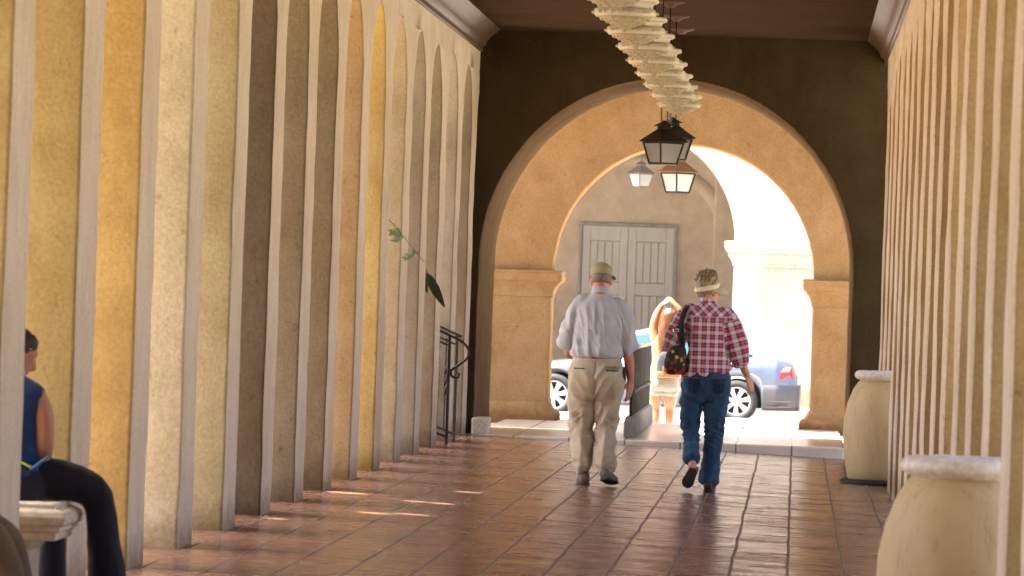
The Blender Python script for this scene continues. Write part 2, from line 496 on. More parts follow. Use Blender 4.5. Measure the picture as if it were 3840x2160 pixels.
# ------------------------------------------------------------------ end arches
def arch_wall(x0, x1, z0, z1, y0, y1, cx, r, zs, mi_in=1, nj=10, na=32):
    bm = BM()
    pts = []; outs = []
    for i in range(nj):
        z = z0 + (zs - z0) * i / nj; pts.append((cx - r, z)); outs.append((x0, z))
    angs = [PI - PI * i / na for i in range(na + 1)]
    a1 = math.atan2(z1 - zs, x0 - cx); a2 = math.atan2(z1 - zs, x1 - cx)
    angs = sorted(set(angs + [a1, a2]), reverse=True)
    for a in angs:
        ca, sa = math.cos(a), math.sin(a)
        pts.append((cx + r * ca, zs + r * sa))
        k = 1e9
        if ca < -1e-9: k = min(k, (x0 - cx) / ca)
        if ca > 1e-9: k = min(k, (x1 - cx) / ca)
        if sa > 1e-9: k = min(k, (z1 - zs) / sa)
        outs.append((cx + k * ca, zs + k * sa))
    for i in range(nj - 1, -1, -1):
        z = z0 + (zs - z0) * i / nj; pts.append((cx + r, z)); outs.append((x1, z))
    ny = max(2, int((y1 - y0) / .35))
    ring = [[bm.verts.new(wob((p[0], y0 + (y1 - y0) * j / ny, p[1]), .8)) for p in pts] for j in range(ny + 1)]
    for a, b in zip(ring[:-1], ring[1:]):
        for i in range(len(pts) - 1): bm.faces.new((a[i], a[i + 1], b[i + 1], b[i])).material_index = mi_in
    for rv, y in ((ring[0], y0), (ring[-1], y1)):
        ov = [bm.verts.new((p[0], y, p[1])) for p in outs]
        mv = [bm.verts.new(((p[0] + q[0]) / 2, y, (p[1] + q[1]) / 2)) for p, q in zip(pts, outs)]
        for i in range(len(pts) - 1):
            bm.faces.new((rv[i], rv[i + 1], mv[i + 1], mv[i])); bm.faces.new((mv[i], mv[i + 1], ov[i + 1], ov[i]))
    return bm

def mould(bm, x0, x1, y0, y1, prof):
    """rectangular moulded block: prof = (offset outwards, z)"""
    rings = [[Vector((x0 - o, y0 - o, z)), Vector((x1 + o, y0 - o, z)), Vector((x1 + o, y1 + o, z)), Vector((x0 - o, y1 + o, z))] for o, z in prof]
    skin_rings(bm, rings)

AX = -1.275
endw = empty('end_wall', (AX, 49.9, 0), 0, 'plaster wall toned dark for low light, closing the arcade, pierced by a deep round archway', 'wall')
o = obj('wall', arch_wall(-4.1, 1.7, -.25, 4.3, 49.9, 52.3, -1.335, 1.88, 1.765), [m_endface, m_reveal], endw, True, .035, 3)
o.location = (-AX, -49.9, 0)
bm = BM(); box(bm, AX - 1.97, AX - 1.80, 49.86, 50.35, -.01, .165)
o = obj('base_block', bm, m_rim, endw, False, .02); o.location = (-AX, -49.9, 0)

inner = empty('arch', (AX, 56.2, 0), 0, 'warm ochre plaster arch on moulded imposts and bases, leading out to the street', 'arch')
o = obj('arch_wall', arch_wall(-6.5, 3.5, -.32, 4.3, 56.2, 56.85, AX - .03, 1.49, 1.70), [m_ochre, m_ochre], inner, True, .03, 3)
o.location = (-AX, -56.2, 0)
IMP = [(-.02, 1.36), (.012, 1.365), (.018, 1.38), (.012, 1.395), (.02, 1.42), (.035, 1.47), (.065, 1.505), (.075, 1.515), (.075, 1.53), (.10, 1.54), (.115, 1.57), (.115, 1.61), (.105, 1.64), (.12, 1.645), (.12, 1.665), (.09, 1.672), (-.02, 1.675)]
BASE = [(-.02, -.10), (.11, -.10), (.125, -.05), (.115, .02), (.12, .06), (.10, .09), (.05, .12), (.02, .17), (.01, .2), (-.02, .21)]
for x0, x1 in ((-5.2, AX - 1.52), (AX + 1.46, 2.4)):
    for nm, pr in (('impost', [(a, b + .035) for a, b in IMP]), ('base', BASE)):
        bm = BM(); mould(bm, x0, x1, 56.2, 56.85, pr)
        bmesh.ops.subdivide_edges(bm, edges=[e for e in bm.edges if e.calc_length() > .4], cuts=14, use_grid_fill=True)
        for v in bm.verts: v.co = wob(v.co, 1.2)
        o = obj(nm, bm, m_ochre, inner, True, .006, 1); o.location = (-AX, -56.2, 0)

# landing with its pale step and the steps down to the pavement
land = empty('landing', (AX, 50, 0), 0, 'raised landing paved with pale tiles under the end arches', 'landing')
bm = BM(); box(bm, AX - 2.0, .53, 49.62, 56.86, -.30, .0)
o = obj('landing_slab', bm, m_land, land, False, .018); o.location = (-AX, -50, 0)
bm = BM(); box(bm, AX - 3.2, AX + 3.2, 56.87, 57.2, -.5, -.15)
o = obj('step', bm, m_land, land, False, .01); o.location = (-AX, -50, 0)

# vestibule ground each side, between the two arches
bm = BM(); box(bm, -9, AX - 2.02, 52.3, 57, -.6, -.05); box(bm, .55, 7, 52.3, 57, -.6, -.05)
tag(obj('pavement', bm, m_paving), 'pale paving beside the landing', 'pavement', kind='structure')

# ------------------------------------------------------------------ ground, road, far building
bm = BM(); box(bm, -260, 260, -120, 400, -1.2, -.56)
tag(obj('ground', bm, m_earth), kind='structure')
def sheet(name, x0, x1, y0, y1, z, m):
    bm = BM(); box(bm, x0, x1, y0, y1, z - .12, z); return tag(obj(name, bm, m), kind='structure')
sheet('courtyard', -60, -4.4, -60, 52.3, -.06, m_earth)
sheet('gravel_terrace', 1.9, 60, -60, 52.3, -.22, m_terrace)
sheet('sidewalk', -80, 80, 57.2, 72.6, -.30, m_paving)
bm = BM(); box(bm, -80, 80, 72.6, 72.8, -.55, -.296)
tag(obj('kerb', bm, m_curb, None, False, .015), kind='structure')
sheet('road', -80, 80, 72.8, 79.6, -.43, m_road)
bm = BM(); box(bm, -80, 80, 79.6, 79.8, -.55, -.29)
tag(obj('kerb', bm, m_curb, None, False, .015), kind='structure')
sheet('far_sidewalk', -80, 80, 79.8, 96, -.30, m_paving)

FX = -2.88
far = empty('building', (FX, 81.5, -.3), 0, 'white plaster building across the street with a round arched passage', 'building')
def farobj(name, bm, m, smooth=False, bevel=0, par=None):
    o = obj(name, bm, m, par or far, smooth, bevel); o.location = Vector((-FX, -81.5, .3)) if par is None else (0, 0, 0); return o
farobj('facade', arch_wall(-14, 14, -.3, 11, 81.5, 82.3, FX, 1.82, 2.40), [m_white, m_white], True, .03)
FI = [(-.02, 2.0), (.02, 2.0), (.03, 2.03), (.03, 2.06), (.06, 2.12), (.10, 2.17), (.105, 2.20), (.10, 2.22), (.14, 2.25), (.16, 2.30), (.16, 2.35), (.17, 2.40), (.12, 2.41), (-.02, 2.415)]
for x0, x1 in ((FX + 1.82, 2.6), (-7, FX - 1.82)):
    bm = BM(); mould(bm, x0, x1, 81.5, 82.3, FI); farobj('impost', bm, m_white)
    bm = BM(); mould(bm, x0, x1, 81.5, 82.3, [(-.02, -.31), (.09, -.31), (.09, .0), (.05, .06), (.02, .08), (-.02, .085)]); farobj('base', bm, m_white)
bm = BM(); box(bm, -14, 14, 88.0, 88.4, -.3, 5.2); farobj('back_wall', bm, m_tan)
bm = BM(); box(bm, -14, 14, 82.3, 88.0, 4.7, 4.95); farobj('passage_ceiling', bm, m_tan)
bm = BM(); box(bm, -1.52, -.9, 87.62, 88.02, -.3, 4.7); farobj('pilaster', bm, m_tan, False, .03)
# added low relief arc standing in for the vault's groin shadows
bm = BM()
rr = [(1.30, 87.96), (1.36, 87.96)]
for (cx_, rr_) in ((-3.0, 1.55),):
    a0 = None
    for i in range(41):
        a = PI * i / 40
        q = [bm.verts.new((cx_ + r_ * math.cos(a), y_, 2.55 + r_ * .78 * math.sin(a))) for r_, y_ in ((rr_, 88.01), (rr_, 87.975), (rr_ + .28, 87.975), (rr_ + .28, 88.01))]
        if a0:
            for k in range(3): bm.faces.new((a0[k], a0[k + 1], q[k + 1], q[k]))
        a0 = q
farobj('groin_shadow_relief', bm, m_tan, True)

def door_mat():
    t = NT('weathered_grey_green_paint'); p = t.pos()
    c = t.mix(t.rng(t.noise(t.scale(p, 3, 3, .6), 4, 5, .6), .3, .7), (.43, .435, .40), (.50, .50, .46))
    t.set(Base_Color=c, Roughness=.7); t.bump(t.noise(t.scale(p, 20, 20, 1), 4), .2, .004)
    return t.m
m_door = door_mat(); m_doord = simple('dark_door_trim', (.27, .285, .265), .7, .2, 10)
DX0, DX1, DZ0, DZ1, DY = -3.86, -2.21, -.29, 2.69, 88.0
dr = empty('door', (DX0, DY, DZ0), 0, 'double leaf grey green door with vertical planked panels in the passage across the street', 'door')
def dobj(name, bm, m, bevel=.006, par=None):
    o = obj(name, bm, m, par or dr, False, bevel); 
    if par is None: o.location = (-DX0, -DY, -DZ0)
    return o
bm = BM()
box(bm, DX0 - .05, DX0, DY - .06, DY, DZ0, DZ1 + .05); box(bm, DX1, DX1 + .05, DY - .06, DY, DZ0, DZ1 + .05); box(bm, DX0, DX1, DY - .06, DY, DZ1, DZ1 + .05)
dobj('frame', bm, m_doord)
mid = (DX0 + DX1) / 2
for a, b in ((DX0 + .008, mid - .006), (mid + .006, DX1 - .008)):
    bm = BM()
    zz = [DZ0 + .01, DZ0 + .2, 1.02, 1.22, 1.50, 1.64, 2.52, DZ1 - .008]
    zz = [DZ0 + .01, DZ0 + .2, 1.46, 1.68, 2.42, DZ1 - .008]
    st = .14
    box(bm, a, a + st, DY - .045, DY, zz[0], zz[-1]); box(bm, b - st, b, DY - .045, DY, zz[0], zz[-1])
    for i in (0, 2, 4): box(bm, a + st, b - st, DY - .044, DY, zz[i], zz[i + 1])
    leaf = dobj('door_leaf', bm, m_door)
    for i in (1, 3):
        bm = BM(); n = 4
        for k in range(n):
            u0 = a + st + (b - a - 2 * st) * k / n; u1 = a + st + (b - a - 2 * st) * (k + 1) / n
            box(bm, u0 + .008, u1 - .008, DY - .03, DY - .004, zz[i] + .012, zz[i + 1] - .012)
        box(bm, a + st, b - st, DY - .006, DY - .002, zz[i], zz[i + 1], 1)
        dobj('panel', bm, [m_door, m_doord], .004, leaf)
bm = BM(); lathe(bm, [(.0, 0), (.03, .005), (.034, .03), (.02, .045), (.0, .05)], 14)
h = dobj('knob', bm, m_rim, 0); h.location = (mid - .05 - DX0, -.045, 1.30 - DZ0 + .1); h.rotation_euler = (R(90), 0, 0)

# ------------------------------------------------------------------ hanging lights of the arcade
def pendant(y, n, label):
    zt = 3.45
    t = empty('pendant_light', (-1.22, y, zt), 0, label, 'pendant light', 'ornate pendant lights down the middle of the ceiling')
    bm = BM(); lathe(bm, [(0, 0), (.235, 0), (.242, -.012), (.235, -.028), (.205, -.036), (.198, -.05), (.198, -.072), (0, -.073)], 8, rot=PI / 8)
    obj('collar', bm, m_cream, t, False, .006)
    bm = BM(); lathe(bm, [(0, -.073), (.21, -.073), (.222, -.08), (.222, -.116), (.212, -.126), (0, -.127)], 8, rot=PI / 8)
    nseg = 56
    for i in range(nseg):       # carved beading round the band
        a = 2 * PI * i / nseg; s = PI / 4; aa = (a % s) - s / 2
        r_ = .222 * math.cos(PI / 8) / math.cos(aa)
        ball(bm, (r_ * math.cos(a), r_ * math.sin(a), -.099), .006, .006, .011, n=6)
    obj('band', bm, m_cream, t, True, 0)
    bm = BM()
    prof = [(0, -.126), (.185, -.127), (.165, -.142), (.13, -.16), (.095, -.178), (.06, -.192), (.034, -.199), (.018, -.204), (.024, -.212), (.02, -.226), (0, -.232)]
    lathe(bm, prof, 24)
    for ring_i, (r0, z0, cnt, sz) in enumerate(((.160, -.143, 18, .012), (.125, -.161, 14, .012), (.09, -.179, 10, .011), (.055, -.193, 8, .010))):
        for i in range(cnt):
            a = 2 * PI * (i + .5 * (ring_i % 2)) / cnt
            ball(bm, (r0 * math.cos(a), r0 * math.sin(a), z0), sz, sz, sz * .8, n=6)
    obj('carved_bowl', bm, m_carved, t, True)
    bm = BM(); lathe(bm, [(.006, 0), (.006, 4.1 - zt - .02)], 8); obj('rod', bm, m_iron2, t, True)
    bm = BM(); lathe(bm, [(0, 4.102 - zt), (.13, 4.102 - zt), (.12, 4.085 - zt), (.06, 4.07 - zt), (.02, 4.04 - zt), (0, 4.04 - zt)], 20); obj('canopy', bm, m_cornice, t, True)
    return t
names = ['cream carved pendant light whose tip just shows at the top edge, nearest of the row',
         'cream carved pendant light cut by the top edge, second of the row', 'cream carved pendant light lit brightest with a wide collar, third of the row', 'cream carved pendant light fourth of the row, below the wide collared one',
         'cream carved pendant light fifth from the top in front of the dark wall', 'cream carved pendant light sixth from the top in front of the dark wall',
         'greyish cream pendant light over the crown of the archway, third from the end wall', 'greyish pendant light second from the end wall', 'dim brown pendant light nearest the end wall, above the dark lanterns']
p0 = None
for k, nm in enumerate(names):
    y = 31.0 + 2.2 * k
    if p0 is None:
        p0 = pendant(y, k, nm)
    else:
        r_ = p0.copy(); COL.objects.link(r_); r_.location = (-1.22, y, 3.45); r_['label'] = nm
        for ch in list(p0.children):
            c = ch.copy(); COL.objects.link(c); c.parent = r_

def lantern(loc, top, w, rz, label, roofm, chains=2, s=1.0, framem=None):
    """square tapering lantern; loc = centre of its roof edge, top = height of its hook point"""
    framem = framem or m_iron
    t = empty('lantern', loc, rz, label, 'lantern', 'hanging lanterns')
    hw = w / 2
    bm = BM(); rt = .10 * hw / .22
    rings = [[Vector((sx * a, sy * a, z)) for sx, sy in ((-1, -1), (1, -1), (1, 1), (-1, 1))] for a, z in ((hw * 1.06, -.012), (hw * 1.08, 0), (hw * .78, .045 * s), (hw * .36, .115 * s), (hw * .30, .12 * s), (hw * .30, .15 * s), (hw * .46, .152 * s), (hw * .44, .16 * s), (hw * .1, .20 * s), (hw * .06, .215 * s))]
    skin_rings(bm, rings)
    obj('lantern_roof', bm, roofm, t, False, .003)
    ta, ba, zt, zb = hw * .90, hw * .60, -.012, -.235 * s
    bm = BM()
    cor = ((-1, -1), (1, -1), (1, 1), (-1, 1))
    for sx, sy in cor: limb(bm, [(sx * ta, sy * ta, zt, .011), (sx * ba, sy * ba, zb, .011)], 6, 1)
    for i in range(4):
        a, b = cor[i], cor[(i + 1) % 4]
        limb(bm, [(a[0] * ba, a[1] * ba, zb, .012), (b[0] * ba, b[1] * ba, zb, .012)], 6, 1)
        limb(bm, [(a[0] * ta, a[1] * ta, zt - .008, .01), (b[0] * ta, b[1] * ta, zt - .008, .01)], 6, 1)
    obj('frame', bm, framem, t)
    for i in range(4):
        a, b = cor[i], cor[(i + 1) % 4]; k = .97
        bm = BM(); vs = [bm.verts.new((a[0] * ta * k, a[1] * ta * k, zt)), bm.verts.new((b[0] * ta * k, b[1] * ta * k, zt)), bm.verts.new((b[0] * ba * k, b[1] * ba * k, zb)), bm.verts.new((a[0] * ba * k, a[1] * ba * k, zb))]
        bm.faces.new(vs); bmesh.ops.solidify(bm, geom=list(bm.faces), thickness=.004)
        obj('pane', bm, m_glass, t)
    for c in range(chains):
        bm = BM()
        dx = 0 if chains == 1 else (c - .5) * .075
        z = .20 * s; i = 0
        while z < top - loc[2]:
            m = Matrix.Translation((dx, 0, z + .012)) @ Matrix.Rotation((i % 2) * PI / 2, 4, 'Z')
            for j in range(8):
                a0, a1 = 2 * PI * j / 8, 2 * PI * (j + 1) / 8
                p_, q_ = m @ Vector((.008 * math.cos(a0), 0, .016 * math.sin(a0))), m @ Vector((.008 * math.cos(a1), 0, .016 * math.sin(a1)))
                limb(bm, [(*p_, .0035), (*q_, .0035)], 5, 1)
            z += .025; i += 1
        obj('chain', bm, framem, t)
    return t
lantern((-1.432, 51.0, 3.06), 3.58, .335, R(38), 'black lantern hanging in front under the crown of the dark archway', m_iron)
lantern((-1.365, 51.9, 3.13), 3.58, .33, R(40), 'black lantern half hidden behind the front black lantern', m_iron)
lantern((-1.398, 56.1, 2.878), 3.10, .31, R(42), 'copper brown lantern glowing pale under the ochre arch', m_copper, 1, 1.0, m_iron2)
lantern((-2.723, 84.0, 3.545), 4.68, .33, R(40), 'grey lantern hanging in the passage across the street', m_greymetal, 1, 1.0, m_greymetal)

# ------------------------------------------------------------------ clay jars
JAR = [(0, 0), (.31, 0), (.325, .012), (.345, .10), (.368, .26), (.378, .42), (.372, .56), (.345, .70), (.30, .82), (.258, .885), (.240, .905)]
RIM = [(.236, .898), (.238, .912), (.262, .918), (.282, .935), (.288, .957), (.280, .982), (.262, .995), (.240, .998), (.222, .985), (.215, .95), (.205, .86), (.23, .80), (.0, .55)]
def jar(loc, s, label):
    t = empty('clay_jar', loc, 0, label, 'jar', 'large clay jars by the right hand pillars')
    bm = BM(); lathe(bm, [(r_ * s, z * s) for r_, z in JAR], 48)
    for v in bm.verts: v.co = wob(v.co, .5)
    obj('body', bm, m_jar, t, True)
    bm = BM(); lathe(bm, [(r_ * s, z * s) for r_, z in RIM], 48)
    for v in bm.verts:
        nv = noise.noise_vector(v.co * 22) * .004; v.co += nv
    obj('rim', bm, m_rim, t, True)
    return t
jar((.80, 43.15, zf(.82) + .045), .95, 'tall weathered clay jar on a dark plate, farther one beside the end archway')
jar((.715, 20.30, zf(.8) + .03), .93, 'big tan clay jar closest to the camera at the lower right, pale chipped rim')
bm = BM(); lathe(bm, [(0, 0), (.36, 0), (.37, .01), (.37, .035), (.35, .045), (0, .045)], 32)
o = tag(obj('plate', bm, m_iron2, None, True), 'dark round plate under the farther clay jar', 'plate'); o.location = (.80, 43.15, zf(.82))
bm = BM(); lathe(bm, [(0, 0), (.35, 0), (.36, .01), (.35, .03), (0, .03)], 32)
o = tag(obj('plate', bm, m_iron2, None, True), 'round plate beneath the near tan clay jar', 'plate'); o.location = (.735, 20.30, zf(.8))

# ------------------------------------------------------------------ benches
def bench(x0, x1, y0, y1, label, group='cast stone benches between the left pillars'):
    cx, cy = (x0 + x1) / 2, (y0 + y1) / 2
    t = empty('stone_bench', (cx, cy, 0), 0, label, 'bench', group)
    hx, hy = (x1 - x0) / 2, (y1 - y0) / 2
    bm = BM(); mould(bm, -hx, hx, -hy, hy, [(-.07, .30), (-.045, .302), (-.045, .335), (-.02, .345), (-.03, .36), (-.005, .372), (.0, .39), (.002, .405), (-.008, .425), (-.03, .436), (-.05, .44), (-.05, .458), (-.056, .462)])
    obj('seat', bm, m_stone, t, False, .004)
    for s in (-1, 1):
        bm = BM(); mould(bm, s * (hx - .28) - .10, s * (hx - .28) + .10, -hy + .1, hy - .1, [(.02, 0), (.02, .05), (0, .07), (0, .25), (.015, .27), (.02, .30)])
        obj('leg', bm, m_stone, t, False, .006)
    return t
bench(-4.55, -3.12, 21.15, 21.75, 'pale cast stone bench with a moulded edge under the person in navy blue')
bench(-5.0, -3.42, 19.25, 19.85, 'pale cast stone bench at the left edge, under the person in brown trousers')

# ------------------------------------------------------------------ iron rails
def curve_tube(bm, pts, r_, n=8, k=5): limb(bm, [(*p, r_) for p in pts], n, k)
def hand_rail(y, label, scroll):
    x0 = XL + .07
    t = empty('iron_handrail', (x0, y, 0), 0, label, 'handrail', 'wrought iron handrails at the side steps')
    top = 1.02
    bm = BM(); box(bm, -.014, .014, -.014, .014, 0, top); obj('post', bm, m_iron, t, False, .003)
    for dx in (-.35, -.72):
        bm = BM(); box(bm, dx - .014, dx + .014, -.014, .014, .15 - dx * .25, top - dx * .42); obj('post', bm, m_iron, t, False, .003)
    bm = BM(); curve_tube(bm, [(-.95, 0, top + .40), (-.5, 0, top + .21), (0, 0, top)] + ([(.08, 0, top - .035), (.17, 0, top - .11), (.17, 0, top - .20), (.08, 0, top - .28), (.02, 0, top - .33), (.04, 0, top - .385), (.085, 0, top - .385), (.095, 0, top - .35)] if scroll else [(.02, 0, top - .01)]), .013)
    obj('rail', bm, m_iron, t, True)
    bm = BM(); curve_tube(bm, [(-.95, 0, .50), (-.5, 0, .28), (0, 0, .07)], .010); obj('lower_rail', bm, m_iron, t, True)
    bm = BM(); curve_tube(bm, [(-.95, 0, top + .30), (-.5, 0, top + .11), (-.02, 0, top - .09)], .009); obj('middle_rail', bm, m_iron, t, True)
    for q in range(7):            # twisted bars
        dx = -.10 - .11 * q
        bm = BM(); z0, z1 = .08 - dx * .43, top - .08 - dx * .42; rings = []
        for i in range(25):
            a = i * .55; z = z0 + (z1 - z0) * i / 24; w = .010 + (.006 if 8 < i < 16 else 0)
            rings.append([Vector((dx + w * math.cos(a + PI / 4 + k * PI / 2), w * math.sin(a + PI / 4 + k * PI / 2), z)) for k in range(4)])
        skin_rings(bm, rings); obj('baluster', bm, m_iron, t)
    return t
hand_rail(45.95, 'black wrought iron handrail with a scrolled end at the last left opening', True)
hand_rail(46.95, 'black wrought iron handrail without a scroll just behind the scrolled one', False)

t = empty('railing', (-1.655, 50.4, 0), 0, 'dark slatted divider railing on a concrete kerb beside the walking man', 'railing')
for y in (.05, 2.0, 4.0, 5.95):
    bm = BM(); box(bm, -.016, .016, y - .016, y + .016, .0, .94); obj('post', bm, m_iron, t, False, .003)
def slats(z0, z1, nm):
    bm = BM()
    for i in range(54):
        y = .1 + i * .108; box(bm, -.010, .010, y, y + .04, z0, z1)
    obj(nm, bm, m_iron2, t)
slats(.50, .90, 'upper_slats'); slats(.17, .46, 'lower_slats')
for z, h, nm in ((.90, .035, 'top_rail'), (.455, .03, 'middle_rail')):
    bm = BM(); box(bm, -.03, .03, 0, 6, z, z + h); obj(nm, bm, m_stone if nm == 'top_rail' else m_iron2, t, False, .006)
bm = BM(); mould(bm, -1.70, -1.615, 50.4, 56.4, [(.02, .0), (.018, .17), (.008, .215), (-.005, .22)])
tag(obj('concrete_kerb', bm, m_curb, None, False, .01), 'grey concrete kerb on the landing that carries the slatted divider railing', 'kerb')

# ------------------------------------------------------------------ hanging sprig and its leaf
m_leaf = simple('dark_green_leaf', (.012, .030, .004), .5, .3, 8)
m_leaf2 = simple('pale_green_leaflet', (.24, .42, .30), .6, .3, 30)
m_stem = simple('brown_green_stem', (.10, .085, .04), .7, .2, 20)
def leaf_blade(bm, base, tip, width, nrm, curl=.0, n=9):
    base, tip = Vector(base), Vector(tip); d = tip - base; s = d.cross(Vector(nrm)).normalized(); nn = s.cross(d).normalized()
    rows = []
    for i in range(n + 1):
        u = i / n; w = width * (math.sin(PI * u ** .75) ** .8 if 0 < u < 1 else .02)
        c = base + d * u + nn * (-curl * u * u)
        rows.append([bm.verts.new(c - s * w), bm.verts.new(c - nn * w * .18), bm.verts.new(c + s * w)])
    for a, b in zip(rows[:-1], rows[1:]):
        for k in range(2): bm.faces.new((a[k], a[k + 1], b[k + 1], b[k]))
SPX, SPY = -3.27, 39.6
t = empty('hanging_sprig', (SPX, SPY, 1.964), 0, 'thin drooping twig with feathery leaflets poking in between the left pillars', 'twig')
def sp(u, v):   # picture plane of the sprig: metres right and up from its root
    return ((u - 1455) / 467, 0, (838 - v) / 467)
bm = BM(); limb(bm, [(-.6, .15, .5, .006), (-.2, .12, .18, .004), (*sp(1455, 838), .003), (*sp(1490, 876), .003), (*sp(1530, 922), .0025), (*sp(1555, 950), .0025), (*sp(1582, 980), .002)], 6, 3)
obj('stem', bm, m_stem, t, True)
def fern(p, q, nm):
    bm = BM(); p, q = Vector(p), Vector(q); d = q - p
    limb(bm, [(*p, .0025), (*((p + q) / 2 + Vector((0, 0, .006))), .002), (*q, .0015)], 5, 2)
    for i in range(8):
        c = p + d * (i + .6) / 8
        for s in (-1, 1):
            e = c + d.normalized() * .022 + Vector((d.z, 0, -d.x)).normalized() * s * (.036 - .002 * i) + Vector((0, random.uniform(-.015, .015), random.uniform(-.006, .006)))
            leaf_blade(bm, c, e, .0065, (0, 1, .2), 0, 5)
    obj(nm, bm, m_leaf2, t)
fern(sp(1493, 873), sp(1464, 903), 'leaflet_frond'); fern(sp(1488, 866), sp(1450, 872), 'leaflet_frond'); fern(sp(1550, 938), sp(1503, 968), 'leaflet_frond')
t = empty('banana_leaf', (-3.32, 43.85, 1.62), 0, 'dark glossy green pointed leaf drooping in from the left between the last pillars', 'leaf')
bm = BM()
leaf_blade(bm, (.02, 0, -.03), (.19, -.02, -.335), .042, (.15, 1, -.2), -.05, 16); leaf_blade(bm, (-.14, .04, .22), (.03, .0, -.21), .060, (.15, 1, -.2), -.03, 16)
o = obj('blade', bm, m_leaf, t, True)
bm = BM(); limb(bm, [(-.5, .08, .60, .008), (-.14, .04, .22, .006), (.0, .0, .02, .004), (.03, 0, -.03, .004), (.13, -.015, -.17, .002)], 6, 3); obj('midrib', bm, m_leaf, t, True)

# fallen leaves and crumbs on the tiles
m_litter = simple('dry_leaf', (.32, .22, .10), .8, .4, 3)
bm = BM()
for i in range(46):
    x = -3.25 + random.random() ** 1.6 * 3.2; y = random.uniform(24, 47); a = random.random() * 6; s = random.uniform(.008, .026)
    base = Vector((x, y, zf(x) + .006)); leaf_blade(bm, base, base + Vector((math.cos(a), math.sin(a), .25)) * s * 2, s * .6, (0, 0, 1), .005, 4)
tag(obj('leaf_litter', bm, m_litter), 'small dry leaves scattered on the tile floor', 'leaf litter', kind='stuff')

# ------------------------------------------------------------------ parked car
def car_paint():
    t = NT('silver_blue_car_paint')
    t.set(Base_Color=(.135, .165, .215), Metallic=.6, Roughness=.30, Coat_Weight=1.0, Coat_Roughness=.04)
    return t.m
m_paint = car_paint()
m_clad = simple('grey_bumper_paint', (.10, .092, .095), .35, .05, 5, 0, .3)
m_tyre = simple('black_tyre', (.03, .029, .028), .8, .2, 30)
m_alloy = simple('silver_alloy', (.75, .75, .74), .3, .05, 10, 0, .6)
m_dark = simple('dark_cavity', (.012, .012, .012), .8, .1, 10)
m_red = simple('red_lens', (.55, .02, .02), .2, .1, 20)
m_lens = simple('clear_lens', (.75, .72, .72), .15, .05, 20)
m_soft = simple('grey_soft_top', (.10, .10, .105), .8, .15, 30, .1)
tg = NT('tinted_car_glass'); tg.set(Base_Color=(.10, .22, .27), Roughness=.05, Metallic=.0, Specular_IOR_Level=.8); m_cglass = tg.m

car = empty('parked_car', (-2.27, 76.35, -.43), 0, 'silver blue two door car with a grey soft top parked beyond the arch', 'car')
FW, RW, WR = -1.40, 1.40, .325          # wheel stations along x (front at -x)
def lerp(t_, a): 
    for (x0, v0), (x1, v1) in zip(a[:-1], a[1:]):
        if t_ <= x1:
            u = (t_ - x0) / (x1 - x0); u = u * u * (3 - 2 * u) if False else u
            return v0 + (v1 - v0) * u
    return a[-1][1]
DECK = [(-2.17, .62), (-2.05, .72), (-1.6, .83), (-.75, .95), (-.3, .975), (1.0, 1.02), (1.45, 1.06), (1.66, 1.065), (1.95, 1.03), (2.18, .975), (2.26, .915), (2.33, .70)]
SHOULDER = [(-2.17, .55), (-1.6, .74), (-.6, .84), (1.2, .87), (2.0, .86), (2.33, .70)]
HALF = [(-2.17, .55), (-2.0, .74), (-1.4, .85), (0, .88), (1.4, .87), (2.0, .80), (2.2, .70), (2.33, .52)]
bm = BM(); rows = []
xs = [-2.17 + i * (4.5 / 150) for i in range(151)]
for x in xs:
    hw, dk, sh = lerp(x, HALF), lerp(x, DECK), lerp(x, SHOULDER)
    low = .20 if -1.9 < x < 1.9 else .23
    for wx in (FW, RW):
        dx = abs(x - wx)
        if dx < .385: low = max(low, WR + math.sqrt(.385 ** 2 - dx ** 2) - .0)
    prof = [(hw - .05, low), (hw - .012, low + (sh - low) * .12), (hw, low + (sh - low) * .35), (hw + .004, low + (sh - low) * .55), (hw - .004, low + (sh - low) * .8), (hw - .022, sh), (hw - .045, sh + .03), (hw * .9 - .02, sh + (dk - sh) * .72), (hw * .72, dk - .012), (hw * .4, dk), (0, dk + .006)]
    ring = [(-y, z) for y, z in prof] + [(y, z) for y, z in reversed(prof[:-1])]
    rows.append([bm.verts.new((x, y, z)) for y, z in ring])
for a, b in zip(rows[:-1], rows[1:]):
    for i in range(len(a) - 1): bm.faces.new((a[i], a[i + 1], b[i + 1], b[i]))
bm.faces.new(rows[0]); bm.faces.new(list(reversed(rows[-1])))
body = obj('body', bm, m_paint, car, True)
# inner tub closes the wheel wells
bm = BM(); box(bm, -2.05, 2.15, -.66, .66, .22, .62); obj('underbody', bm, m_dark, car)
# bumpers and sill mouldings
bm = BM(); rows = []
for i in range(25):
    x = 1.80 + i * .55 / 24; hw = lerp(x, HALF) + .02
    rows.append([bm.verts.new((x, -hw + o_, z)) for o_, z in ((.07, .20), (.02, .23), (.0, .33), (-.008, .42), (.0, .50), (.012, .585), (.05, .60))])
for a, b in zip(rows[:-1], rows[1:]):
    for i in range(6): bm.faces.new((a[i], a[i + 1], b[i + 1], b[i]))
n0 = len(rows); last = rows[-1]
back = [bm.verts.new((2.37, v.co.y + .12, v.co.z)) for v in last]; back2 = [bm.verts.new((2.39, 0, v.co.z)) for v in last]; back3 = [bm.verts.new((2.35, -v.co.y, v.co.z)) for v in last]
for a, b in ((last, back), (back, back2), (back2, back3)):
    for i in range(6): bm.faces.new((a[i], a[i + 1], b[i + 1], b[i]))
obj('rear_bumper', bm, m_clad, car, True)
bm = BM()
for z in (.335, .30): box(bm, 1.86, 2.24, -.842, -.80, z - (.05 if z < .31 else 0), z + .012 - (.05 if z < .31 else 0))
obj('bumper_strip', bm, m_clad, car, False, .006)
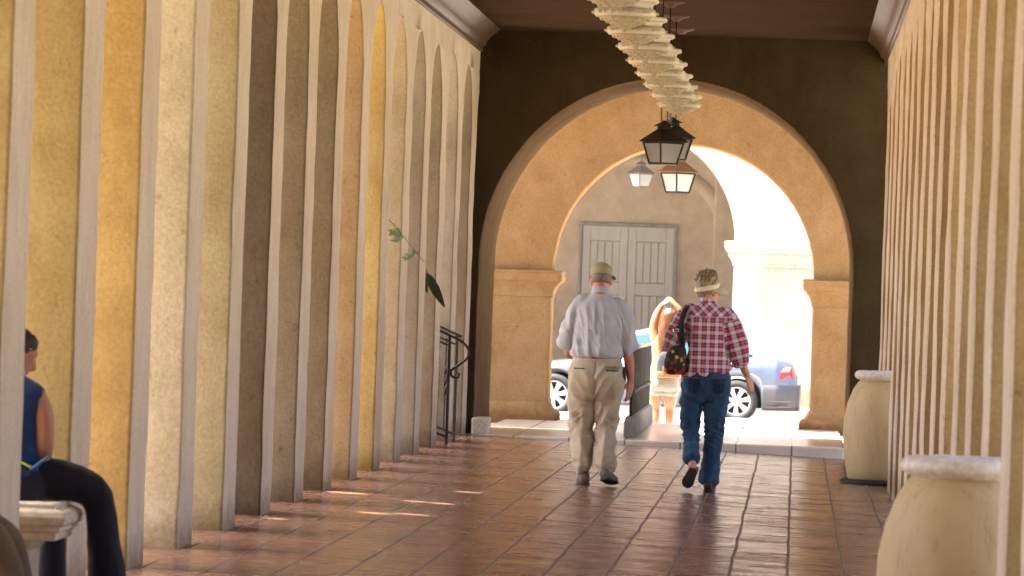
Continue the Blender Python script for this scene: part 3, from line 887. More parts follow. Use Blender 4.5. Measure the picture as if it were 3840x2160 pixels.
for s in (-1, 1):
    bm = BM(); box(bm, -.98, .98, min(s * .895, s * .83), max(s * .895, s * .83), .21, .27); obj('sill', bm, m_clad, car, False, .02)
bm = BM(); box(bm, -.98, 1.0, -.896, -.87, .52, .56); obj('side_moulding', bm, m_clad, car, False, .01)
bm = BM()
for x, z0, z1 in ((-.62, .28, .95), (.72, .30, .97)): box(bm, x, x + .008, -.889, -.86, z0, z1)
box(bm, .45, .62, -.905, -.87, .76, .785)
dd = obj('door', bm, m_dark, car)
# soft top and side windows
TOPZ = [(-.85, .97), (-.30, 1.30), (.05, 1.385), (.55, 1.395), (.95, 1.33), (1.30, 1.17), (1.62, 1.04)]
bm = BM(); rows = []
for i in range(49):
    x = -.85 + 2.47 * i / 48; z = lerp(x, TOPZ); z0 = lerp(x, DECK) - .02
    w1 = .74; w0 = .62 if z > 1.2 else .62 + (1.2 - z) * .35
    rows.append([bm.verts.new((x, y, zz)) for y, zz in ((-w1, z0), (-(w0 + .02), z0 + (z - z0) * .80), (-w0 + .05, z - .015), (-w0 * .5, z + .01), (0, z + .016), (w0 * .5, z + .01), (w0 - .05, z - .015), (w0 + .02, z0 + (z - z0) * .80), (w1, z0))])
for a, b in zip(rows[:-1], rows[1:]):
    for i in range(8): bm.faces.new((a[i], a[i + 1], b[i + 1], b[i]))
obj('soft_top', bm, m_soft, car, True)
for s in (-1, 1):
    for poly in ([(-.66, .985), (-.22, 1.27), (.10, 1.325), (.30, 1.325), (.30, .985)], [(.34, .985), (.34, 1.325), (.68, 1.32), (.98, .985)]):
        bm = BM(); vs = []
        for x, z in poly:
            w = .74 + (.655 - .74) * (z - .96) / .37 + .012; vs.append(bm.verts.new((x, s * w, z)))
        bm.faces.new(vs); bmesh.ops.solidify(bm, geom=list(bm.faces), thickness=.006)
        obj('side_window', bm, m_cglass, car)
bm = BM(); vs = [bm.verts.new(p) for p in ((-.87, -.66, .985), (-.87, .66, .985), (-.31, .56, 1.285), (-.31, -.56, 1.285))]
bm.faces.new(vs); bmesh.ops.translate(bm, vec=(-.015, 0, .015), verts=bm.verts); bmesh.ops.solidify(bm, geom=list(bm.faces), thickness=.006); obj('windscreen', bm, m_cglass, car)
for s in (-1, 1):
    bm = BM()
    L = [(2.05, .68), (2.07, .78), (2.11, .86), (2.17, .89), (2.225, .86), (2.255, .77), (2.26, .68)]
    a = [bm.verts.new((x, s * (lerp(x, HALF) + .012), z)) for x, z in L]; b = [bm.verts.new((x, s * (lerp(x, HALF) - .06), z)) for x, z in L]
    bm.faces.new(a); bm.faces.new(list(reversed(b)))
    for i in range(len(L)): bm.faces.new((a[i], a[(i + 1) % 7], b[(i + 1) % 7], b[i]))
    tl = obj('tail_light', bm, m_red, car, False, .004)
    bm = BM(); L = [(2.075, .79), (2.105, .85), (2.16, .88), (2.215, .865), (2.19, .80)]
    a = [bm.verts.new((x, s * (lerp(x, HALF) + .018), z)) for x, z in L]; bm.faces.new(a); bmesh.ops.solidify(bm, geom=list(bm.faces), thickness=.006)
    obj('clear_lens', bm, m_lens, tl)
    bm = BM(); ball(bm, (-2.0, s * .60, .60), .10, .14, .07, n=14); obj('headlight', bm, m_lens, car, True)
bm = BM(); limb(bm, [(1.72, -.45, 1.03, .012), (1.73, -.45, 1.07, .006), (1.86, -.45, 1.48, .003)], 6, 2); obj('aerial', bm, m_iron, car, True)
for s in (-1, 1):
    bm = BM(); ball(bm, (-.52, s * .93, .99), .09, .07, .055, n=12); obj('wing_mirror', bm, m_paint, car, True)
def wheel(x, s):
    w = empty('wheel', (x, s * .78, WR)); w.parent = car
    bm = BM(); lathe(bm, [(.215, -.10), (.27, -.105), (.312, -.085), (WR, -.05), (WR, .05), (.312, .085), (.27, .105), (.215, .10), (.21, 0), (.215, -.10)], 40, cap=False)
    bm.transform(Matrix.Rotation(-PI / 2 * s, 4, 'X')); obj('tyre', bm, m_tyre, w, True)
    bm = BM()
    lathe(bm, [(.222, .02), (.224, .098), (.205, .10), (.20, .07), (.198, -.06), (.19, -.06), (.19, .0)], 40, cap=False)
    lathe(bm, [(0, .066), (.045, .066), (.055, .055), (.055, .03), (0, .03)], 20)
    for k in range(7):
        a = 2 * PI * k / 7 + .2; ca, sa = math.cos(a), math.sin(a)
        vs = []
        for r0, hw_, z in ((.03, .024, .062), (.12, .030, .068), (.206, .042, .088)):
            for sgn in (-1, 1):
                vs.append([bm.verts.new((r0 * ca - sgn * hw_ * sa, r0 * sa + sgn * hw_ * ca, zz)) for zz in (z, z - .03)])
        for i in (0, 2):
            A, B, C_, D_ = vs[i], vs[i + 1], vs[i + 3], vs[i + 2]
            bm.faces.new((A[0], B[0], C_[0], D_[0])); bm.faces.new((A[1], D_[1], C_[1], B[1]))
            bm.faces.new((A[0], D_[0], D_[1], A[1])); bm.faces.new((B[0], B[1], C_[1], C_[0]))
    bm.transform(Matrix.Rotation(-PI / 2 * s, 4, 'X'))
    obj('rim', bm, m_alloy, w, False, 0)
    bm = BM(); lathe(bm, [(0, .0), (.20, .0), (.20, -.02), (0, -.02)], 24); bm.transform(Matrix.Rotation(PI / 2, 4, 'X')); obj('brake_disc', bm, m_dark, w)
for x in (FW, RW):
    for s in (-1, 1): wheel(x, s)

# ------------------------------------------------------------------ people
def skin_mat(name, col):
    t = NT(name); p = t.obj()
    c = t.mix(t.rng(t.noise(p, 14, 4), .35, .65), col, tuple(min(1, a * b) for a, b in zip(col, (1.1, .86, .80))))
    t.set(Base_Color=c, Roughness=.5, Subsurface_Weight=.08, Subsurface_Radius=(.02, .008, .004))
    t.bump(t.noise(p, 60, 4), .15, .003); return t.m
m_skin = skin_mat('ruddy_skin', (.52, .24, .16))
m_skin2 = skin_mat('fair_skin', (.56, .31, .21))
m_skin4 = skin_mat('sunburnt_skin', (.36, .155, .075))
m_skin3 = skin_mat('tan_skin', (.40, .20, .12))

def weave(name, col, rough=.85, var=.12, scale=90, bump=.25, stripe=None):
    t = NT(name); p = t.obj()
    c = t.mix(t.rng(t.noise(p, 9, 5), .3, .7), tuple(a * (1 - var) for a in col), tuple(min(1, a * (1 + var)) for a in col))
    if stripe:
        x = t.n('ShaderNodeSeparateXYZ', inp={0: t.n('ShaderNodeAttribute', attribute_name='cloth').outputs['Vector']}).outputs[0]
        f = t.math('FRACT', t.math('MULTIPLY', x, 1 / stripe[0])); k = t.math('LESS_THAN', f, .45)
        c = t.mix(t.math('MULTIPLY', k, .55), c, stripe[1])
    t.set(Base_Color=c, Roughness=rough, Specular_IOR_Level=.2, Sheen_Weight=.15)
    t.bump(t.math('ADD', t.noise(p, scale * 3, 3), t.noise(p, scale * .4, 3)), bump, .004); return t.m
m_shirt = weave('pale_blue_striped_cotton', (.48, .50, .54), stripe=(.012, (.35, .385, .465)))
m_khaki = weave('khaki_twill', (.45, .385, .285))
m_navy = weave('navy_knit', (.012, .035, .12), .8)
m_blackcloth = weave('black_trouser_cloth', (.010, .009, .018), .8)
m_browncloth = weave('brown_trouser_cloth', (.13, .085, .05), .8)
m_greycloth = weave('grey_cotton', (.25, .25, .26), .8)
m_topcloth = weave('tan_cotton_top', (.28, .165, .085), .8)
m_lightdenim = weave('pale_denim', (.25, .235, .205), .85)
m_capcloth = weave('olive_cap_cloth', (.33, .29, .16), .85)
m_visor = weave('pale_straw_visor', (.84, .77, .54), .7, .04)
m_belt = simple('dark_leather', (.03, .018, .012), .5, .3, 20)
m_shoe = simple('grey_brown_suede', (.14, .105, .075), .75, .25, 25, .2)
m_sole = simple('dark_rubber_sole', (.025, .022, .02), .8, .2, 20)
m_brownshoe = simple('brown_leather_shoe', (.075, .035, .02), .55, .3, 20, .1)
m_strap = simple('black_webbing', (.012, .011, .014), .75, .2, 40)
m_silver = simple('silver_buckle', (.75, .75, .75), .25, .05, 10, 0, 1.0)
m_gold = simple('gold_bracelet', (.75, .5, .2), .3, .05, 10, 0, 1.0)
m_pack = weave('charcoal_canvas', (.045, .045, .06), .85)
m_packtan = simple('tan_leather', (.36, .16, .06), .55, .2, 20)
m_eye = simple('eye_white', (.7, .68, .65), .25, .05, 10)
m_thread = simple('orange_thread', (.30, .14, .05), .8, .1, 30)

def denim():
    t = NT('blue_denim'); p = t.obj()
    f = t.rng(t.noise(t.scale(p, 3, 3, 1), 3.2, 4), .35, .65)
    c = t.mix(f, (.012, .034, .088), (.028, .085, .185))
    c = t.mix(t.rng(t.noise(t.scale(p, 1, 1, .25), 160, 2), .4, .6, 0, .35), c, (.06, .13, .24))
    t.set(Base_Color=c, Roughness=.85, Specular_IOR_Level=.2, Sheen_Weight=.1)
    t.bump(t.math('ADD', t.noise(p, 250, 3), t.noise(p, 35, 4)), .35, .004); return t.m
m_denim = denim()

def hair_mat(name, a, b, rough=.5):
    t = NT(name); p = t.obj()
    n = t.noise(t.scale(p, 3, 3, 1), 28, 5, .7)
    t.set(Base_Color=t.mix(t.rng(n, .35, .65), a, b), Roughness=rough, Specular_IOR_Level=.4)
    t.bump(n, .6, .006); return t.m
m_grey_hair = hair_mat('grey_brown_hair', (.10, .075, .055), (.24, .20, .17))
m_blond_hair = hair_mat('streaked_blond_hair', (.075, .048, .025), (.50, .40, .24))
m_brown_hair = hair_mat('long_brown_hair', (.05, .018, .006), (.15, .06, .02), .38)
m_black_hair = hair_mat('black_hair', (.008, .006, .006), (.022, .014, .012), .6)

def plaid():
    t = NT('red_white_navy_plaid'); a = t.n('ShaderNodeAttribute', attribute_name='cloth').outputs['Vector']
    x = t.n('ShaderNodeSeparateXYZ', inp={0: a})
    def band(o, per):
        f = t.math('FRACT', t.math('MULTIPLY', o, 1 / per))
        r_ = t.n('ShaderNodeValToRGB', inp={0: f}); r_.color_ramp.interpolation = 'CONSTANT'
        cr = r_.color_ramp; W_ = (.72, .66, .68, 1); N_ = (.05, .045, .20, 1); R_ = (.38, .03, .05, 1); P_ = (.52, .18, .19, 1)
        cr.elements[0].position = 0; cr.elements[0].color = W_; cr.elements[1].position = .26; cr.elements[1].color = N_
        for pos_, c_ in ((.37, R_), (.50, P_), (.60, R_), (.76, N_), (.87, W_)):
            e = cr.elements.new(pos_); e.color = c_
        return r_.outputs[0]
    c = t.mix(.5, band(x.outputs[0], .066), band(x.outputs[1], .066))
    c = t.mix(t.rng(t.noise(t.obj(), 12, 4), .3, .7, 0, .25), c, (.8, .75, .78), 'MULTIPLY')
    t.set(Base_Color=c, Roughness=.85, Specular_IOR_Level=.15, Sheen_Weight=.1)
    t.bump(t.noise(t.obj(), 200, 3), .2, .003); return t.m
m_plaid = plaid()

def floral():
    t = NT('dark_floral_cloth'); p = t.obj()
    v = t.n('ShaderNodeTexVoronoi', inp={'Vector': t.n('ShaderNodeVectorMath', operation='ADD', inp={0: p, 1: t.n('ShaderNodeVectorMath', operation='SCALE', inp={0: t.n('ShaderNodeTexNoise', inp={'Vector': p, 'Scale': 25}).outputs['Color'], 3: .03}).outputs[0]}).outputs[0], 'Scale': 30.0})
    r_ = t.n('ShaderNodeValToRGB', inp={0: t.n('ShaderNodeSeparateColor', inp={0: v.outputs['Color']}).outputs[0]}); cr = r_.color_ramp; cr.interpolation = 'CONSTANT'
    cr.elements[0].color = (.015, .012, .014, 1); cr.elements[1].position = .30; cr.elements[1].color = (.32, .02, .02, 1)
    for q, c_ in ((.50, (.03, .12, .03, 1)), (.64, (.60, .45, .05, 1)), (.82, (.015, .012, .014, 1)), (.9, (.45, .30, .08, 1))):
        e = cr.elements.new(q); e.color = c_
    f = t.rng(v.outputs['Distance'], .45, .62, 1, 0)
    t.set(Base_Color=t.mix(f, (.015, .012, .014), r_.outputs[0]), Roughness=.7); t.bump(t.noise(p, 60), .3, .004); return t.m
m_floral = floral()

def head(bm, c, yaw=0, pitch=0, s=1.0, roll=0):
    m = Matrix.Translation(c) @ Matrix.Rotation(yaw, 4, 'Z') @ Matrix.Rotation(pitch, 4, 'X') @ Matrix.Rotation(roll, 4, 'Y') @ Matrix.Scale(s, 4)
    b = BM()
    stack(b, [(0, .045, -.118, .022, .022), (0, .038, -.105, .042, .045), (0, .022, -.075, .058, .068), (0, .012, -.04, .066, .084), (0, .006, 0, .072, .094), (0, .0, .035, .076, .099), (0, -.004, .07, .073, .095), (0, -.006, .098, .056, .076), (0, -.006, .113, .03, .042)], 22, 2.1)
    limb(b, [(0, .092, .025, .012), (0, .108, -.005, .014), (0, .116, -.022, .016), (0, .092, -.032, .012)], 8, 2)     # nose
    limb(b, [(-.025, .088, -.055, .006), (0, .096, -.055, .009), (.025, .088, -.055, .006)], 6, 2)                      # lips
    for q in (-1, 1):
        ball(b, (q * .078, .0, -.01), .012, .022, .034, n=10)                                                           # ears
        ball(b, (q * .030, .085, .034), .022, .014, .008, n=8)                                                          # brows
    b.transform(m)
    me = bpy.data.meshes.new('h'); b.to_mesh(me); b.free(); bm.from_mesh(me); bpy.data.meshes.remove(me)
    return m

def hand(bm, wrist, tip, back, thumb, s=1.0, curl=.5, spread=1.0):
    """palm, four bent fingers and a thumb; back = direction the back of the hand faces, thumb = side of the thumb"""
    wrist, tip = Vector(wrist), Vector(tip)
    d = (tip - wrist).normalized(); b = Vector(back); b = (b - d * b.dot(d)).normalized(); t_ = Vector(thumb); t_ = (t_ - d * t_.dot(d) - b * t_.dot(b)).normalized()
    p = lambda u, v, w: wrist + (d * u + t_ * v + b * w) * s
    for v in (-.028, -.009, .010, .028): limb(bm, [(*p(-.01, v * .7, 0), .013 * s), (*p(.04, v * .95, .002), .0145 * s), (*p(.092, v, 0), .0115 * s)], 8, 2)
    limb(bm, [(*p(.0, 0, 0), .022 * s), (*p(.045, 0, 0), .022 * s), (*p(.08, 0, 0), .016 * s)], 8, 2)
    for v, L, c in ((.029, .072, .7), (.010, .082, .85), (-.010, .076, 1.0), (-.028, .060, 1.15)):
        a = curl * c; x, w = .092, 0; pts = [(*p(x, v, w), .0095 * s)]; ang = 0
        for k, f in enumerate((.45, .31, .24)):
            ang += a * (.55, .65, .45)[k]; x += L * f * math.cos(ang); w -= L * f * math.sin(ang)
            pts.append((*p(x, v * (1 + .12 * k * spread), w), (.0088, .0078, .0066)[k] * s))
        limb(bm, pts, 8, 3)
    limb(bm, [(*p(.018, .022, -.004), .014 * s), (*p(.048, .047, -.012), .0115 * s), (*p(.074, .056, -.022), .0095 * s), (*p(.096, .054, -.034), .0075 * s)], 8, 3)

def foot(bm, heel, toe, up=(0, 0, 1), w=.046, h=.075):
    heel, toe, up = Vector(heel), Vector(toe), Vector(up); d = (toe - heel); L = d.length; d.normalize(); up = (up - d * up.dot(d)).normalized(); s = d.cross(up)
    rings = []
    for u, ww, hh in ((-.0, .45, .55), (.03, .72, .85), (.12, .80, 1.0), (.28, .82, 1.05), (.45, .86, .82), (.62, 1.0, .66), (.78, 1.02, .52), (.92, .80, .40), (1.0, .40, .25)):
        ring = []
        for i in range(16):
            a = 2 * PI * i / 16; ca, sa = math.cos(a), math.sin(a)
            zz = (sa * .5 + .5) if sa > 0 else .5 + .5 * math.copysign(abs(sa) ** .45, sa)
            ring.append(heel + d * (u * L) + s * (w * ww * math.copysign(abs(ca) ** .8, ca)) + up * (h * hh * zz))
        rings.append(ring)
    skin_rings(bm, rings)

def folds(p, sc, seed, amp, ridge=True):
    n = noise.noise(Vector((p.x * sc[0], p.y * sc[1], p.z * sc[2])) + Vector((seed, seed * 2.3, seed * .7)))
    return amp * (1 - 2.2 * abs(n)) * .6 if ridge else amp * n

def cloth_attr(me, arms, yoke=None):
    """cloth coordinates in metres: sleeves follow their own arm, the body hangs straight"""
    at = me.attributes.new('cloth', 'FLOAT_VECTOR', 'POINT')
    for i, v in enumerate(me.vertices):
        p = v.co; best = None
        for a, b, ra in arms:
            a, b = Vector(a), Vector(b); d = b - a; u = max(0, min(1, (p - a).dot(d) / d.length_squared)); dist = (p - (a + d * u)).length
            if dist < ra and u > .12 and (best is None or dist < best[0]): best = (dist, a, d, u)
        if best:
            _, a, d, u = best; dn = d.normalized(); s = dn.cross(Vector((0, 1, 0))).normalized()
            q = p - a; w = (q - dn * q.dot(dn)); ang = math.atan2(w.dot(s), -w.y)
            at.data[i].vector = (ang * .055, q.dot(dn), 0)
        elif yoke is not None and p.z > yoke(p.x) and p.y < .02:
            at.data[i].vector = ((p.x + p.z) * .7071, (p.x - p.z) * .7071, 0)
        else:
            at.data[i].vector = (p.x, p.z, 0)

def person(loc, label, group=None, rz=0):
    return empty('person', loc, rz, label, 'person', group)

def eyes(parent, m, s=1.0):
    for q in (-1, 1):
        bm = BM(); ball(bm, m @ Vector((q * .030, .083, .016)), .013 * s, .013 * s, .011 * s, n=10); obj('eye', bm, m_eye, parent, True)

# ---------- man in the pale blue shirt
def J(cx, cy, y=0.0): return ((cx - 290 - .035 * (1400 - cy)) * 1.272e-3, y, (1400 - cy) * 1.272e-3)
man = person((-1.535, 38.8, zf(-1.55)), 'man walking away in a pale blue short sleeved shirt, khaki trousers and an olive cap')
man.scale.x = .955
bm = BM()
hm = head(bm, Vector(J(327, 128, .045)), R(6), R(-16), 1.04)
limb(bm, [(*J(322, 230, -.02), .075), (*J(324, 190, .0), .064), (*J(326, 150, .02), .06)], 14, 2)
stack(bm, [(-.02, 0, .70, .10, .08), (-.02, 0, .80, .155, .11), (-.02, 0, .98, .15, .10), (-.02, 0, 1.2, .15, .10), (-.01, 0, 1.38, .165, .10), (-.01, -.01, 1.46, .10, .08), (-.01, -.01, 1.51, .06, .06)], 20)
LS, RS = Vector(J(205, 285)), Vector(J(446, 303))
LE, RE = Vector(J(118, 560, .03)), Vector(J(505, 585, -.02))
limb(bm, [(*LS, .05), (*((LS + LE) / 2), .046), (*LE, .043), (-.235, .15, 1.02, .036), (-.16, .27, 1.04, .027)], 14)
hand(bm, (-.16, .27, 1.04), (-.10, .42, 1.06), (-.6, .3, .7), (.2, 0, .8), 1.0, .9)
limb(bm, [(*RS, .05), (*((RS + RE) / 2), .047), (*RE, .044), (*J(514, 655, 0), .040), (*J(520, 745, .02), .028)], 14)
hand(bm, J(520, 745, .02), J(508, 870, .03), (.75, -.55, 0), (-.55, -.75, 0), 1.02, .42)
for a, b_, c in (((-.115, 0, .80), (-.12, .02, .50), (-.085, -.01, .09)), ((.075, 0, .80), (.07, -.02, .50), (.095, -.10, .13))):
    limb(bm, [(*a, .085), (*b_, .052), (*c, .036)], 14)
link('body', fuse(bm, .006, 3), m_skin, man)
eyes(man, hm, 1.04)
bm = BM()
stack(bm, [(-.012, -.0, 1.535, .066, .070), (-.012, -.004, 1.50, .085, .082), (-.01, -.008, 1.465, .135, .10), (-.008, -.006, 1.425, .185, .115), (-.01, -.008, 1.36, .205, .135), (-.016, -.012, 1.24, .203, .145), (-.018, -.016, 1.12, .203, .155), (-.016, -.02, 1.055, .212, .165), (-.016, -.02, 1.025, .214, .164), (-.016, -.014, 1.008, .198, .15)], 36)
limb(bm, [(*(LS + Vector((.05, 0, .012))), .075), (*LS, .082), (*J(156, 400, .0), .076), (*J(122, 480, .02), .074), (*J(108, 530, .03), .068)], 18)
limb(bm, [(*(RS + Vector((-.05, 0, .012))), .075), (*RS, .082), (*J(478, 410, -.01), .076), (*J(495, 490, -.02), .073), (*J(505, 548, -.02), .069)], 18)
me = fuse(bm, .0085, 5)
def man_shirt(p):
    w = max(0, min(1, (1.46 - p.z) / .12)) * max(0, min(1, (p.z - 1.0) / .05))
    f = folds(p, (12, 6, 2.6), 3.1, .032) + folds(Vector((p.x + p.z * .35, p.y, p.z)), (21, 9, 5), 7.7, .017)
    pl = .010 * math.exp(-((p.x - .0 - (1.40 - p.z) * .02) / .016) ** 2) * (1 if p.y < 0 else 0)      # centre back pleat
    low = folds(p, (22, 12, 16), 5.5, .008) * max(0, min(1, (1.16 - p.z) / .12))
    return (f + pl) * w + low
displace(me, man_shirt)
cloth_attr(me, [(LS, J(108, 530, .03), .12), (RS, J(505, 548, -.02), .12)])
sh = link('shirt', me, m_shirt, man)
bm = BM(); lathe(bm, [(.071, -.022), (.073, .0), (.070, .034), (.066, .036), (.064, .0), (.064, -.02)], 28); bm.transform(Matrix.Translation((-.011, -.006, 1.522)) @ Matrix.Rotation(R(-10), 4, 'X') @ Matrix.Diagonal((1, 1.05, 1, 1)))
obj('collar', bm, m_shirt, sh, True)
bm = BM()
stack(bm, [(-.018, -.01, 1.035, .196, .148), (-.02, -.014, .98, .206, .155), (-.022, -.022, .90, .220, .168), (-.022, -.024, .83, .224, .172), (-.022, -.016, .75, .214, .158), (-.022, -.004, .69, .19, .13), (-.022, 0, .675, .12, .08)], 32)
limb(bm, [(-.122, -.01, .82, .106), (*J(200, 900, .0), .098), (*J(203, 1010, .02), .090), (*J(208, 1120, .01), .083), (*J(214, 1210, -.01), .078), (*J(222, 1275, -.02), .069)], 20)
limb(bm, [(.080, -.01, .82, .106), (*J(367, 900, -.01), .095), (*J(364, 1010, .0), .084), (*J(360, 1120, -.04), .076), (*J(360, 1210, -.08), .073), (*J(372, 1278, -.10), .068)], 20)
me = fuse(bm, .0085, 4)
def man_trousers(p):
    s = -1 if p.x < -.022 else 1
    a = max(0, min(1, (.98 - p.z) / .1))
    drape = folds(Vector((p.x * 1.0 - s * p.z * .45, p.y, p.z)), (13, 7, 3.2), 2.2 + s, .040)
    knee = folds(Vector((p.x, p.y, p.z + s * p.x * .8)), (8, 8, 17), 9.1, .018) * math.exp(-((p.z - .47) / .14) ** 2)
    hem = folds(p, (10, 10, 24), 4.4, .022) * max(0, min(1, (.28 - p.z) / .14))
    crease = .010 * math.exp(-((p.x - (-.118 if s < 0 else .070)) / .016) ** 2) * (1 if p.y < 0 and p.z < .62 else 0)
    seam = -.012 * math.exp(-((p.x + .020) / .010) ** 2) * (1 if p.y < 0 and .66 < p.z < .98 else 0)
    return (drape + knee) * a + hem + crease + seam
displace(me, man_trousers)
tr = link('trousers', me, m_khaki, man)
obj('pocket', decal(me, .065, .165, .905, .915, .001, .004, 10, 1), m_belt, tr)
obj('pocket', decal(me, -.20, -.11, .915, .924, .001, .004, 10, 1), m_belt, tr)
obj('pocket_flap', decal(me, .06, .17, .918, .945, .002, .004, 10, 3), m_khaki, tr, True)
bm = BM(); lathe(bm, [(.200, -.018), (.206, -.016), (.206, .016), (.200, .018)], 40); bm.transform(Matrix.Translation((-.018, -.010, 1.018)) @ Matrix.Diagonal((1, .76, 1, 1))); obj('belt', bm, m_belt, man, True)
bm = BM(); box(bm, -.02, .02, -.035, .035, -.06, .06); o = obj('belt_pouch', bm, m_belt, man, False, .01); o.location = (.205, -.02, .88)
# shoes: the left one planted, the right one rolling off its toe
for heel, toe, up in (((-.083, -.095, .012), (-.115, .19, .012), (0, 0, 1)), ((.082, -.185, .062), (.155, .07, .020), (-.25, -.3, 1))):
    bm = BM(); foot(bm, heel, toe, up, .054, .095); sho = obj('shoe', bm, m_shoe, man, True)
    bm = BM(); foot(bm, Vector(heel) - Vector(up).normalized() * .012 - (Vector(toe) - Vector(heel)).normalized() * .006, Vector(toe) - Vector(up).normalized() * .010, up, .058, .026); obj('sole', bm, m_sole, sho, True)
# hair fringe and cap
bm = BM()
stack(bm, [(0, -.022, -.035, .060, .070), (0, -.018, -.01, .079, .088), (0, -.010, .03, .083, .098), (0, -.008, .06, .081, .098), (0, -.006, .09, .06, .08)], 26, 2.1)
for v in bm.verts: v.co += noise.noise_vector(v.co * 60) * .004
bm.transform(hm); obj('hair', bm, m_grey_hair, man, True)
bm = BM()
stack(bm, [(0, .0, .040, .087, .108), (0, .0, .055, .089, .111), (0, -.002, .085, .084, .104), (0, -.004, .112, .064, .080), (0, -.004, .130, .036, .044), (0, -.004, .136, .010, .012)], 28, 2.1)
bm.transform(hm @ Matrix.Rotation(R(8), 4, 'X')); cap = obj('cap', bm, m_capcloth, man, True)
bm = BM(); rows = []
for i in range(13):
    a = PI * (i / 12); r0 = Vector((.088 * math.cos(a), .055 + .052 * math.sin(a), .044)); r1 = Vector((.108 * math.cos(a), .06 + .125 * math.sin(a), .030 - .012 * abs(math.cos(a))))
    rows.append((bm.verts.new(r0), bm.verts.new((r0 + r1) / 2 + Vector((0, 0, .006))), bm.verts.new(r1)))
for a, b in zip(rows[:-1], rows[1:]):
    for k in range(2): bm.faces.new((a[k], a[k + 1], b[k + 1], b[k]))
bmesh.ops.solidify(bm, geom=list(bm.faces), thickness=.004)
bm.transform(hm @ Matrix.Rotation(R(8), 4, 'X') @ Matrix.Rotation(R(-14), 4, 'Z')); obj('peak', bm, m_capcloth, cap, True)
bm = BM(); rows = []
for i in range(9):
    a = R(-90 + 22) + R(36) * i / 8; rows.append([bm.verts.new((r_ * math.cos(a), r_ * 1.22 * math.sin(a), z)) for r_, z in ((.0905, .062), (.0865, .088))])
for a, b in zip(rows[:-1], rows[1:]): bm.faces.new((a[0], a[1], b[1], b[0]))
bmesh.ops.solidify(bm, geom=list(bm.faces), thickness=.004)
bm.transform(hm @ Matrix.Rotation(R(8), 4, 'X')); obj('patch', bm, m_belt, cap)

# ---------- woman in the plaid shirt
def K(cx, cy, y=0.0): return ((cx - 330 - .035 * (1405 - cy)) * 1.308e-3, y, (1405 - cy) * 1.308e-3)
wom = person((-.69, 39.0, zf(-.69)), 'woman striding away in a red plaid shirt, blue jeans and a pale straw sun visor')
bm = BM()
hw_ = head(bm, Vector(K(362, 178, .03)), R(-56), R(-6), .97)
limb(bm, [(*K(358, 300, -.02), .065), (*K(358, 262, -.005), .052), (*K(360, 220, .01), .050)], 14, 2)
stack(bm, [(0, .02, .79, .08, .06), (0, .01, .86, .13, .10), (0, 0, .98, .13, .09), (0, 0, 1.15, .135, .09), (0, 0, 1.34, .14, .085), (-.01, -.01, 1.42, .09, .07), (-.016, -.01, 1.47, .05, .05)], 20)
LS, RS = Vector(K(240, 330)), Vector(K(482, 342))
LE, RE = Vector(K(150, 500, -.03)), Vector(K(555, 530, -.03))
limb(bm, [(*LS, .044), (*((LS + LE) / 2), .040), (*LE, .036), (-.235, .10, 1.19, .032), (-.17, .20, 1.25, .024)], 14)
hand(bm, (-.17, .20, 1.25), (-.13, .30, 1.34), (-.7, .5, 0), (.5, 0, .5), .9, 1.2)
limb(bm, [(*RS, .044), (*((RS + RE) / 2), .042), (*RE, .039), (*K(577, 640, 0), .032), (*K(603, 705, .02), .023)], 14)
hand(bm, K(603, 705, .02), K(634, 800, .04), (.8, -.6, 0), (-.3, .9, 0), .92, .75)
limb(bm, [(-.09, .01, .82, .065), (*K(257, 1000, .02), .045), (*K(260, 1120, -.09), .038), (*K(268, 1215, -.185), .034), (*K(272, 1260, -.205), .034)], 14)
limb(bm, [(.08, .01, .82, .065), (*K(400, 1000, .02), .046), (.045, .0, .08, .034)], 14)
link('body', fuse(bm, .0058, 3), m_skin2, wom)
eyes(wom, hw_, .97)
bm = BM()
stack(bm, [(-.016, -.004, 1.505, .056, .058), (-.015, -.008, 1.472, .078, .070), (-.012, -.01, 1.435, .130, .092), (-.01, -.008, 1.395, .166, .105), (-.006, -.006, 1.32, .172, .115), (.0, -.006, 1.20, .162, .115), (.004, -.008, 1.08, .165, .122), (.004, -.012, 1.0, .177, .132), (.004, -.012, .955, .184, .138), (.004, -.010, .93, .182, .136)], 36)
limb(bm, [(*(LS + Vector((.045, 0, .01))), .066), (*LS, .070), (*K(180, 420, -.01), .064), (*K(155, 480, -.03), .062), (*K(152, 512, -.02), .060), (-.235, .07, 1.185, .052), (-.205, .13, 1.21, .046)], 18)
limb(bm, [(*(RS + Vector((-.045, 0, .01))), .066), (*RS, .071), (*K(522, 440, -.02), .065), (*K(548, 520, -.03), .060), (*K(556, 575, -.02), .054), (*K(556, 610, -.01), .054)], 18)
me = fuse(bm, .0078, 5)
def plaid_shirt(p):
    w = max(0, min(1, (1.44 - p.z) / .12))
    f = folds(Vector((p.x + p.z * .25, p.y, p.z)), (12, 6, 4), 1.3, .026) + folds(Vector((p.x - p.z * .6, p.y, p.z)), (17, 9, 7), 6.6, .013)
    low = folds(p, (16, 9, 5), 8.8, .014) * max(0, min(1, (1.12 - p.z) / .15))
    arm = folds(p, (9, 9, 24), 2.9, .008) * (1 if abs(p.x) > .19 else 0)
    return f * w + low + arm
displace(me, plaid_shirt)
for v in me.vertices:        # shirt tail: hangs lower on the left of the back
    k = max(0, min(1, (1.02 - v.co.z) / .09)); v.co.z += k * (.045 * v.co.x / .18 + .012 * math.sin(v.co.x * 38))
cloth_attr(me, [(LS, K(152, 500, -.02), .115), (K(152, 500, -.02), (-.205, .13, 1.21), .10), (RS, K(556, 610, -.01), .12)], yoke=lambda x: 1.375 + .02 * abs(x) / .17)
ps = link('shirt', me, m_plaid, wom)
